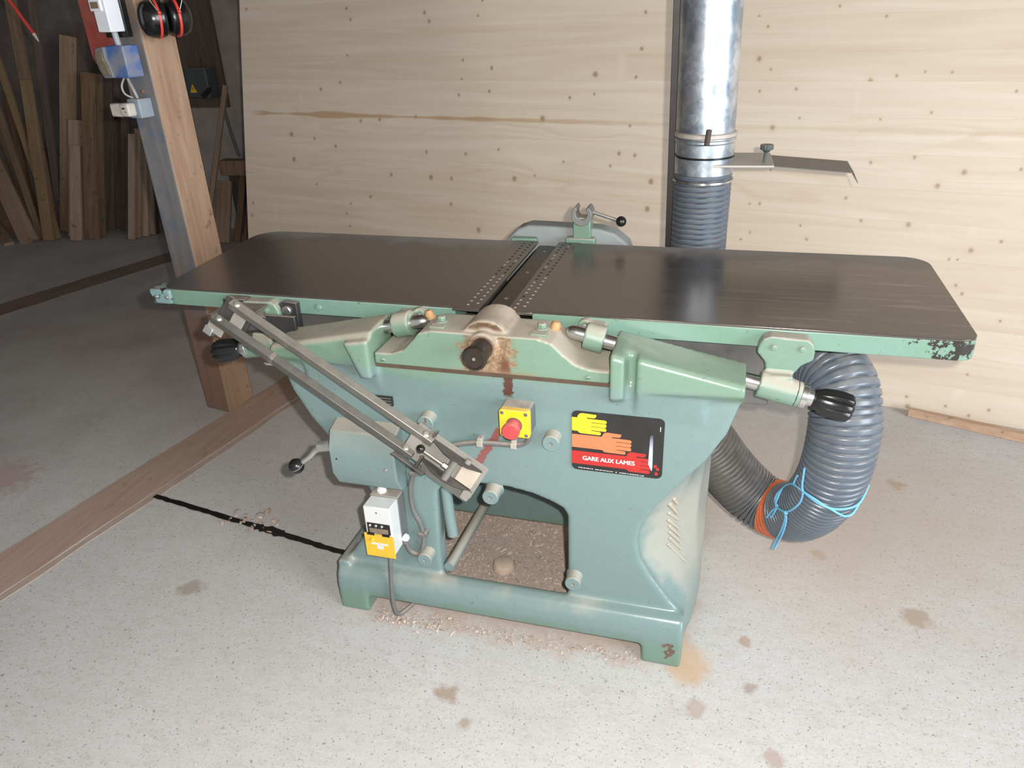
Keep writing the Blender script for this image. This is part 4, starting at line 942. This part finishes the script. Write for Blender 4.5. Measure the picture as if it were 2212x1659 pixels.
kb.prism(kp, 1.101, 1.114, XY); kb.lathe((0.0755, 2.24, 1.093), (0, 0, 1), [(0, 0.0065), (0.009, 0.014)], 20)
lab(kb.build('thumb_knob', MDGREY, dp, 0.001), 'small black thumb knob')

# dark steel bar beside the duct
sbm = MB().box((-0.1880, 2.290, 0.0), (-0.1690, 2.312, 3.25))
for i, q in enumerate(sbm.v): q.x -= 0.018 * (q.z - 0.8)
tag(sbm.build('steel_bar', plain('dark_steel_bar', (0.036, 0.031, 0.028), 0.5, 0.3, 0.3), None, 0.0015), 'dark upright steel bar just left of the galvanised duct', 'bar')

# ribbed hose from the duct behind the tables, round to the chip outlet
HP = [(-0.0895, 2.26, 1.034), (-0.0890, 2.26, 0.96), (-0.0890, 2.258, 0.86), (-0.085, 2.25, 0.76), (-0.058, 2.215, 0.655), (0.005, 2.13, 0.60), (0.085, 2.01, 0.615), (0.165, 1.89, 0.655), (0.232, 1.785, 0.690), (0.274, 1.705, 0.672), (0.2905, 1.662, 0.612), (0.292, 1.648, 0.545), (0.288, 1.655, 0.465), (0.278, 1.688, 0.380), (0.260, 1.738, 0.298), (0.228, 1.795, 0.235), (0.182, 1.840, 0.208), (0.130, 1.863, 0.222), (0.080, 1.868, 0.265), (0.035, 1.862, 0.320), (-0.005, 1.852, 0.380), (-0.04, 1.835, 0.430)]
path = catmull(HP, 14)
def resample(P, step):
    out = [P[0]]; acc = 0.0
    for a, b in zip(P, P[1:]):
        L = (b - a).length; d = (b - a).normalized() if L else V((0, 0, 1)); t = step - acc
        while t <= L: out.append(a + d * t); t += step
        acc = L - (t - step)
    return out
PITCH = 0.0152
hp = resample(path, PITCH / 8)
hose = thing('dust_hose', 'grey-blue ribbed dust hose looping from the duct to the planer', 'hose', (0.21, 1.82, 0.12))
def ribs(r0, amp, k0=0):
    def f(i):
        return lambda q: r0 + amp * (1 - 2.2 * max(0.0, math.cos(2 * math.pi * ((i + k0) / 8) - q)) ** 4)
    return f
MB().tube(hp, ribs(0.0768, 0.0034), 40).build('hose_wall', MHOSE, hose, angle=80)
i0 = max(range(len(hp)), key=lambda i: -(hp[i] - V((0.200, 1.832, 0.206))).length)
lab(MB().tube(hp[i0 - 12:i0 + 17], ribs(0.0800, 0.0011, i0 - 12), 40).build('tape_band', MORANGE, hose, angle=80), 'orange tape band')
hc = MB().lathe((-0.0895, 2.26, 1.012), (0, 0, 1), [(0, 0.0805), (0.001, 0.0845), (0.0065, 0.0845), (0.0075, 0.0805)], 48, caps=False)
lab(hc.build('hose_clamp', MSTEEL, hose), 'bright hose clamp')
tw = MB()
for P in ([(0.216, 1.614, 0.487), (0.216, 1.614, 0.461), (0.217, 1.616, 0.434), (0.221, 1.614, 0.416), (0.219, 1.624, 0.382), (0.208, 1.65, 0.342), (0.197, 1.675, 0.315), (0.185, 1.701, 0.301), (0.176, 1.727, 0.296), (0.179, 1.733, 0.314), (0.187, 1.738, 0.341), (0.195, 1.695, 0.384), (0.202, 1.654, 0.412), (0.219, 1.616, 0.421), (0.246, 1.593, 0.417), (0.28, 1.588, 0.401), (0.319, 1.596, 0.4), (0.347, 1.614, 0.409), (0.368, 1.66, 0.43)],
          [(0.219, 1.616, 0.421), (0.252, 1.592, 0.409), (0.28, 1.588, 0.4), (0.304, 1.598, 0.381), (0.322, 1.612, 0.367), (0.339, 1.624, 0.37), (0.358, 1.66, 0.385)],
          [(0.202, 1.654, 0.412), (0.204, 1.649, 0.43), (0.206, 1.64, 0.446)],
          [(0.18, 1.715, 0.299), (0.17, 1.735, 0.27), (0.161, 1.75, 0.237)],
          [(0.18, 1.715, 0.299), (0.174, 1.725, 0.271), (0.169, 1.736, 0.247)],
          [(0.197, 1.677, 0.31), (0.198, 1.685, 0.279), (0.196, 1.707, 0.233), (0.192, 1.751, 0.168), (0.187, 1.767, 0.126)],
          [(0.197, 1.677, 0.31), (0.201, 1.68, 0.283), (0.201, 1.702, 0.236), (0.199, 1.744, 0.173), (0.193, 1.764, 0.129)],
          [(0.187, 1.738, 0.341), (0.180, 1.752, 0.318), (0.174, 1.745, 0.300), (0.176, 1.727, 0.296)]):
    tw.tube(catmull([V(p) + V((0.0, -0.0022, 0.0012)) for p in P], 8), 0.0029, 8)
tw.ball((0.197, 1.673, 0.313), 0.0062, 10); tw.ball((0.178, 1.722, 0.297), 0.0052, 10)
tag(tw.build('twine', MTWINE, None, angle=80), 'light blue twine tied in a bow round the ribbed hose', 'string')

# ------------------------------------------------------------------ sawdust and shavings
sh = MB(); rr = random.Random(11)
def flake(x, y, z, s_):
    a = rr.uniform(0, math.pi); t = rr.uniform(-0.5, 0.5); L = s_ * rr.uniform(0.6, 2.2); w = s_ * rr.uniform(0.25, 0.7)
    d = V((math.cos(a), math.sin(a), t * 0.5)) * L; e_ = V((-math.sin(a), math.cos(a), rr.uniform(-0.6, 0.6))) * w
    c = V((x, y, z)); b = V((0, 0, rr.uniform(0.2, 0.8) * s_))
    sh.add([c - d - e_, c - e_ + b, c + d - e_, c + d + e_, c + e_ + b, c - d + e_], [(0, 1, 4, 5), (1, 2, 3, 4)])
for k in range(6500): flake(rr.uniform(-0.88, -0.06), rr.uniform(1.51, 2.02), rr.uniform(0.002, 0.008), rr.choice((0.0015, 0.002, 0.0025, 0.003, 0.0045)))
for k in range(420): flake(rr.uniform(-0.86, -0.12), 1.40 + rr.gauss(0, 0.014) + 0.005, rr.uniform(0.001, 0.004), rr.choice((0.0015, 0.002, 0.003)))
for k in range(130): flake(rr.uniform(-0.84, -0.60), rr.gauss(1.388, 0.012), rr.uniform(0.001, 0.004), rr.choice((0.002, 0.003, 0.004)))
for k in range(40): flake(-1.42 + rr.gauss(0, 0.06), 1.69 + rr.gauss(0, 0.03), 0.003, rr.choice((0.003, 0.006, 0.01)))
ms = sh.build('wood_shavings', MSHAV, None, smooth=False, flip=False)
tag(ms, 'pinkish wood shavings and sawdust strewn under the green planer', 'shavings', kind='stuff')
kn = MB().lathe((-0.553, 1.662, 0.0), (0, 0, 1), [(0, 0.034), (0.014, 0.033), (0.022, 0.028), (0.026, 0.018), (0.027, 0.001)], 24)
tag(kn.build('wooden_disc', rough_wood('disc_wood', (0.50, 0.375, 0.29), (0.62, 0.49, 0.40), 2, stretch=30)), 'small round wooden disc on the floor inside the planer arch', 'disc')

# ------------------------------------------------------------------ post with electrics
p1 = V((-2.076, 2.36, 0)); p2 = V((-1.947, 2.336, 0)); p3 = V((-1.930, 2.486, 0)); p4 = p1 + (p3 - p2)
pm = MB().add([p1, p2, p3, p4] + [q + V((0, 0, 3.28)) for q in (p1, p2, p3, p4)], [(0, 3, 2, 1), (4, 5, 6, 7), (0, 1, 5, 4), (1, 2, 6, 5), (2, 3, 7, 6), (3, 0, 4, 7)])
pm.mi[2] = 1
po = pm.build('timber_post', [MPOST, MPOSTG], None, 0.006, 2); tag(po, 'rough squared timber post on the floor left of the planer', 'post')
et = (p2 - p1).normalized(); en = V((et.y, -et.x, 0))
def E(t, off, z): return p1 + et * t + en * off + V((0, 0, z))
def ebox(t0, t1, o0, o1, z0, z1, mb=None):
    mb = mb or MB()
    c = E((t0 + t1) / 2, (o0 + o1) / 2, (z0 + z1) / 2)
    return mb.obox(c, et * (t1 - t0) / 2, en * (o1 - o0) / 2, V((0, 0, (z1 - z0) / 2)))
rd = MB().prism([(-0.115, 1.40)] + [(-0.115 + 0.05 - 0.05 * math.cos(R(a)), 1.385 - 0.05 * math.sin(R(a))) for a in range(0, 91, 15)] + [(0.02, 1.335), (0.02, 2.1), (-0.115, 2.1)], 0.003, 0.022, lambda a, b, d: E(a, d, b))
tag(rd.build('red_board', MREDP, None, 0.003), 'dusty red board fixed to the timber post behind the white box', 'board')
ws = thing('wall_switch', 'white switch box on the timber post above the blue socket', 'switch', E(0.06, 0.05, 1.5))
ebox(0.015, 0.120, 0.023, 0.045, 1.435, 1.66).build('back_box', MBLACK, ws, 0.002)
lab(ebox(0.052, 0.112, 0.040, 0.098, 1.452, 1.66).build('cover', MPWHITE, ws, 0.003), 'white cover')
lab(ebox(0.046, 0.098, 0.090, 0.104, 1.514, 1.548).build('window_frame', MPWHITE, ws, 0.002), 'raised window frame')
lab(ebox(0.054, 0.090, 0.1035, 0.1055, 1.522, 1.541).build('window', MLENS, ws), 'dark window')
MB().cyl(E(0.078, 0.060, 1.455), E(0.080, 0.056, 1.400), 0.010, None, 14).build('conduit', plain('grey_conduit', (0.33, 0.35, 0.37), 0.5, 0, 0.1), ws)
bs = thing('blue_socket', 'blue industrial socket with a smoked flap on the timber post', 'socket', E(0.06, 0.06, 1.35))
lab(ebox(0.045, 0.128, 0.022, 0.085, 1.312, 1.412).build('socket_body', MBLUE, bs, 0.005, 3), 'blue socket body')
fr = MB().prism([(0.003, 1.340), (0.020, 1.312), (0.064, 1.314), (0.058, 1.350), (0.047, 1.372), (0.049, 1.409), (0.008, 1.406), (-0.004, 1.378)], 0.070, 0.096, lambda a, b, d: E(a, d, b))
frm = fr.build('flap_frame', plain('grey_flap_frame', (0.16, 0.165, 0.17), 0.5, 0, 0.2), bs, 0.003)
lab(MB().prism([(0.013, 1.345), (0.026, 1.322), (0.055, 1.324), (0.049, 1.350), (0.038, 1.370), (0.038, 1.395), (0.015, 1.394), (0.006, 1.376)], 0.094, 0.098, lambda a, b, d: E(a, d, b)).build('flap', MFLAP, bs, 0.001), 'smoked dusty flap')
ps = thing('plug_socket', 'grey surface socket low on the timber post below the blue socket', 'socket', E(0.06, 0.05, 1.21))
lab(ebox(0.050, 0.108, 0.001, 0.058, 1.180, 1.243).build('socket_body', MGREYBL, ps, 0.005, 3), 'grey-blue socket body')
for P in ([E(0.075, 0.03, 1.243), E(0.072, 0.035, 1.268), E(0.052, 0.03, 1.298), E(0.05, 0.03, 1.315)], [E(0.055, 0.03, 1.243), E(0.036, 0.045, 1.258), E(0.030, 0.045, 1.285), E(0.040, 0.03, 1.315)]):
    MB().tube(catmull(P, 6), 0.0050 if P[0] == E(0.075, 0.03, 1.243) else 0.0035, 10).build('lead', plain('pale_lead', (0.36, 0.33, 0.30), 0.6, 0, 0.15), ps)
pg = thing('mains_plug', 'dirty white plug pushed into the grey socket on the post', 'plug', E(0.05, 0.09, 1.2))
lab(ebox(0.052, 0.094, 0.058, 0.094, 1.189, 1.233).build('plug_face', MDIRTYW, pg, 0.008, 3), 'pale plug face')
ebox(-0.002, 0.056, 0.060, 0.090, 1.188, 1.231).build('plug_grip', MDIRTYW, pg, 0.006, 3)
ebox(0.066, 0.078, 0.0935, 0.0955, 1.214, 1.219).build('plug_slot', MBLACK, pg)
MB().ball(E(0.078, 0.0935, 1.205), 0.0025, 10).build('plug_pin', MBLACK, pg)
tag(MB().lathe(E(0.075, 0.001, 1.262), en, [(0, 0.006), (0.004, 0.006), (0.005, 0.003)], 10).build('rusty_nail', plain('orange_rust', (0.35, 0.15, 0.06), 0.8, 0, 0.3)), 'rusty nail head in the timber post between the two sockets', 'nail')

em = thing('ear_muffs', 'black ear muffs with red rings hung on the timber post', 'ear muffs', (-1.868, 2.372, 1.487))
ea = V((0.56, 0.82, 0.02)).normalized(); ec = V((-1.868, 2.372, 1.487))
for s_ in (-1, 1):
    c = ec + ea * 0.010 * s_; d = ea * s_
    sh_ = MB().lathe(c + d * 0.026, d, [(0, 0.0530), (0.018, 0.0510), (0.034, 0.0430), (0.043, 0.0280), (0.046, 0.010), (0.0462, 0.0005)], 36)
    for q in sh_.v: q.z = ec.z + (q.z - ec.z) * 1.12
    cup = sh_.build('ear_cup', MMUFF, em, angle=50)
    rg = MB().lathe(c + d * 0.0175, d, [(0, 0.0500), (0.001, 0.0548), (0.0085, 0.0548), (0.0095, 0.0500)], 36)
    for q in rg.v: q.z = ec.z + (q.z - ec.z) * 1.12
    lab(rg.build('red_ring', MMUFFR, cup), 'red ring')
    cs = MB().lathe(c - d * 0.006, d, [(0, 0.040), (0.003, 0.0490), (0.012, 0.0525), (0.020, 0.0505), (0.030, 0.0490)], 36)
    for q in cs.v: q.z = ec.z + (q.z - ec.z) * 1.12
    cs.build('ear_cushion', MMUFF, cup, angle=60)
    side = V((ea.y, -ea.x, 0))
    lab(MB().ball(c + d * 0.022 + side * 0.0545 + V((0, 0, 0.016)), 0.0065, 14).build('pivot', MMUFFR, cup), 'red pivot')
side = V((ea.y, -ea.x, 0))
for sg in (1, -1):
    P = [ec + ea * -0.032 + side * 0.054 * sg + V((0, 0, 0.015)), ec + ea * -0.055 + side * 0.045 * sg + V((0, 0, 0.07)), ec + ea * -0.045 + side * 0.022 * sg + V((0, 0, 0.15)), ec + ea * 0.0 + side * 0.008 * sg + V((0, 0, 0.185)),
         ec + ea * 0.045 + side * 0.022 * sg + V((0, 0, 0.15)), ec + ea * 0.055 + side * 0.045 * sg + V((0, 0, 0.07)), ec + ea * 0.032 + side * 0.054 * sg + V((0, 0, 0.015))]
    lab(MB().tube(catmull(P, 8), 0.0018, 8).build('headband_wire', MSTEEL, em), 'steel headband wire')
nd = (ec + V((0, 0, 0.18)))
nl_ = MB().cyl((-1.945, nd.y + 0.02, 1.660), (nd.x + 0.03, nd.y, 1.664), 0.003, None, 10)
tag(nl_.build('peg_nail', MSTEELD), 'long nail in the timber post that holds the ear muffs', 'nail')

# red marking stick hanging at the top left
rs = thing('marking_stick', 'thin red stick with a pale tip before the timber rack', 'stick', (-3.15, 2.9, 1.4))
MB().cyl((-3.215, 2.95, 1.78), (-3.020, 2.95, 1.449), 0.008, None, 12).build('shaft', plain('red_stick', (0.50, 0.05, 0.04), 0.5), rs)
lab(MB().cyl((-3.020, 2.95, 1.449), (-3.005, 2.95, 1.417), 0.008, 0.0025, 12).build('tip', MDIRTYW, rs), 'pale tip')
tag(MB().tube(catmull([(-3.215, 2.95, 1.775), (-3.218, 2.95, 2.4), (-3.22, 2.95, 3.305)], 4), 0.0015, 6).build('hanging_cord', MCABLE), 'thin cord hanging from the ceiling above the red stick', 'cord')

# ------------------------------------------------------------------ timber leaning against the dim walls at the back left
BD = [(-5.042, 4.696, -4.775, 4.959, 1.399, 0.143, 0, 'long brown board, widest of those standing near the middle of the rack'),
(-4.841, 4.573, -4.782, 4.828, 0.83, 0.139, 1, 'pale board of middling height propped before the widest brown board'),
(-4.779, 4.495, -4.782, 4.745, 0.657, 0.089, 1, 'shortest pale board, foremost before the widest brown board'),
(-4.689, 4.564, -4.552, 4.814, 1.159, 0.114, 2, 'dark bark-edged board just right of the widest brown board'),
(-4.698, 4.672, -4.567, 4.922, 1.14, 0.055, 0, 'narrow brown lath just right of the dark bark-edged board'),
(-4.74, 4.821, -4.675, 5.074, 0.951, 0.069, 3, 'dark narrow board right of the narrow brown lath'),
(-4.702, 4.872, -4.695, 5.126, 0.784, 0.075, 3, 'dark shadowed board standing left of the pale lath bundle'),
(-4.351, 4.59, -4.331, 4.84, 0.729, 0.053, 4, 'palest lath, leftmost of the pale bundle beside the post'),
(-4.327, 4.635, -4.304, 4.886, 0.76, 0.053, 1, 'second lath from the left in the pale bundle beside the post'),
(-4.303, 4.681, -4.335, 4.933, 0.675, 0.059, 4, 'third lath from the left in the pale bundle beside the post'),
(-4.275, 4.731, -4.327, 4.981, 0.69, 0.048, 1, 'rearmost light lath of the pale bundle beside the post'),
(-4.606, 4.821, -4.499, 5.071, 0.994, 0.074, 3, 'tall dark board behind the pale lath bundle'),
(-4.275, 4.775, -4.372, 5.025, 0.543, 0.042, 3, 'short dark lath right of the pale bundle beside the post'),
(-4.977, 4.522, -5.447, 4.896, 1.733, 0.054, 5, 'yellowish narrow board slanting down to the foot of the widest board'),
(-5.171, 4.674, -5.172, 5.015, 2.25, 0.093, 0, 'very tall brown board rising out of the picture at the left'),
(-5.017, 4.474, -5.041, 4.724, 1.122, 0.09, 5, 'yellowish board with a square top left of the widest board'),
(-5.113, 4.501, -5.613, 4.914, 1.414, 0.055, 0, 'narrow brown board slanting across the left end of the rack'),
(-5.117, 4.396, -5.856, 4.889, 0.832, 0.143, 1, 'broad pale board leaning far over at the left edge'),
(-5.436, 4.581, -6.294, 5.157, 0.387, 0.099, 0, 'low brown board lying almost flat at the left edge'),
(-5.32, 4.918, -5.548, 5.168, 0.73, 0.052, 2, 'dark reddish lath behind the slanting boards at the left'),
(-5.207, 4.578, -5.385, 4.829, 0.984, 0.049, 2, 'dark reddish lath in front, slanting left at the left end'),
(-5.13, 4.722, -5.005, 5.068, 2.218, 0.063, 3, 'tall dark lath rising behind the widest brown board'),
(-5.248, 4.335, -5.985, 4.864, 0.086, 0.071, 1, 'pale lath lying on the floor at the left edge'),
(-5.306, 4.634, -5.838, 5.076, 1.196, 0.062, 0, 'long brown lath slanting to the left wall behind the broad pale board'),
(-4.913, 4.731, -4.648, 4.983, 1.482, 0.075, 3, 'tall dark board leaning behind the dark bark-edged board'),
(-4.778, 4.771, -4.422, 5.024, 1.525, 0.074, 3, 'tall dark board leaning right, farthest behind the lath bundle')]
def plank(p, q, w, th, mat, name, label, group, side=None):
    p, q = V(p), V(q); d = (q - p).normalized()
    s_ = (side or V((1, 0.16, 0))); s_ = (s_ - d * s_.dot(d)).normalized(); n2 = d.cross(s_)
    if n2.y > 0: n2 = -n2
    L = (q - p).length; mb = MB(); mb.add([], [])
    # local mesh along z so that the grain follows the board
    me = MB().box((-w / 2, 0, 0), (w / 2, th, L))
    o = me.build(name, mat, None, 0.002, 1)
    rot = M((s_, -n2, d)).transposed()
    if rot.determinant() < 0: rot = M((-s_, -n2, d)).transposed()
    mw_ = rot.to_4x4(); mw_.translation = p + V((0, 0, 0.012 + th * 0.35 if abs(d.z) < 0.3 else th * abs(d.y) * 1.0 + 0.002)); o.matrix_world = mw_
    tag(o, label, 'board', group)
    return o
for (bx, by, tx, ty, tz, w, c, lb) in BD:
    plank((bx, by, 0), (tx, ty, tz), w * 0.97, 0.024, MPLANK[c], 'rack_board', lb, 'boards leaning in the rack')
plank((-3.475, 4.66, 0), (-3.435, 4.83, 0.45), 0.048, 0.024, MPLANK[2], 'rack_board', 'short dark board left of the two leaning by the pale wall edge', 'boards behind the post')
plank((-3.395, 4.66, 0), (-3.365, 4.83, 0.45), 0.045, 0.024, MPLANK[2], 'rack_board', 'short dark board right beside the edge of the pale spruce wall', 'boards behind the post')
plank((-3.575, 4.618, 0), (-3.572, 4.78, 0.41), 0.115, 0.024, MPLANK[1], 'rack_board', 'pale broad short board standing behind the timber post', 'boards behind the post')
plank((-3.70, 4.60, 0.0), (-3.42, 4.80, 1.06), 0.034, 0.022, MPLANK[4], 'rack_board', 'thin pale stick leaning up behind the timber post', 'boards behind the post')
tag(MB().box((-3.60, 4.80, 0.455), (-3.15, 4.90, 0.56)).build('shelf_board', MPLANK[0], None, 0.003), 'brown horizontal board behind the post at knee height', 'board')
tag(MB().box((-3.58, 4.86, 0.0), (-3.50, 4.94, 0.455)).build('support_block', MPLANK[3], None, 0.003), 'dark upright block under the brown horizontal board', 'block')
tag(MB().box((-3.25, 4.86, 0.0), (-3.17, 4.94, 0.455)).build('support_block', MPLANK[3], None, 0.003), 'dark upright block at the right end of the brown horizontal board', 'block')

ib = thing('isolator_switch', 'dark grey isolator box with a yellow warning triangle on the rear wall', 'switch', (-3.6, 4.9, 1.05))
MB().box((-3.78, 4.865, 0.975), (-3.60, 4.985, 1.175)).build('switch_case', MDGREY, ib, 0.012, 3)
lab(MB().prism([(-3.755, 1.015), (-3.700, 1.015), (-3.7275, 1.072)], 4.8625, 4.866, XZ).build('warning_triangle', plain('yellow_triangle', (0.85, 0.55, 0.02), 0.5), ib), 'yellow triangle')
MB().prism([(-3.727, 1.056), (-3.732, 1.040), (-3.728, 1.040), (-3.730, 1.024), (-3.723, 1.044), (-3.727, 1.044)], 4.8618, 4.8628, XZ).build('flash_mark', MBLACK, ib)
MB().obox((-3.615, 4.85, 1.015), (0.035, 0, 0.024), (0, 0.015, 0), (-0.008, 0, 0.012)).build('rotary_handle', MBLACK, ib, 0.003)
MB().tube(catmull([(-3.56, 4.93, 0.98), (-3.545, 4.93, 0.80), (-3.52, 4.94, 0.60), (-3.51, 4.95, 0.57)], 6), 0.012, 10).build('feed_cable', MCABLE, ib)
bp = V((-3.6, 5.0, 1.1))
tag(MB().box((-3.90, 4.986, 0.90), (-3.56, 5.02, 1.75)).build('mounting_board', MPLANK[3], None, 0.003), 'dark mounting board on the rear wall behind the grey isolator box', 'board')
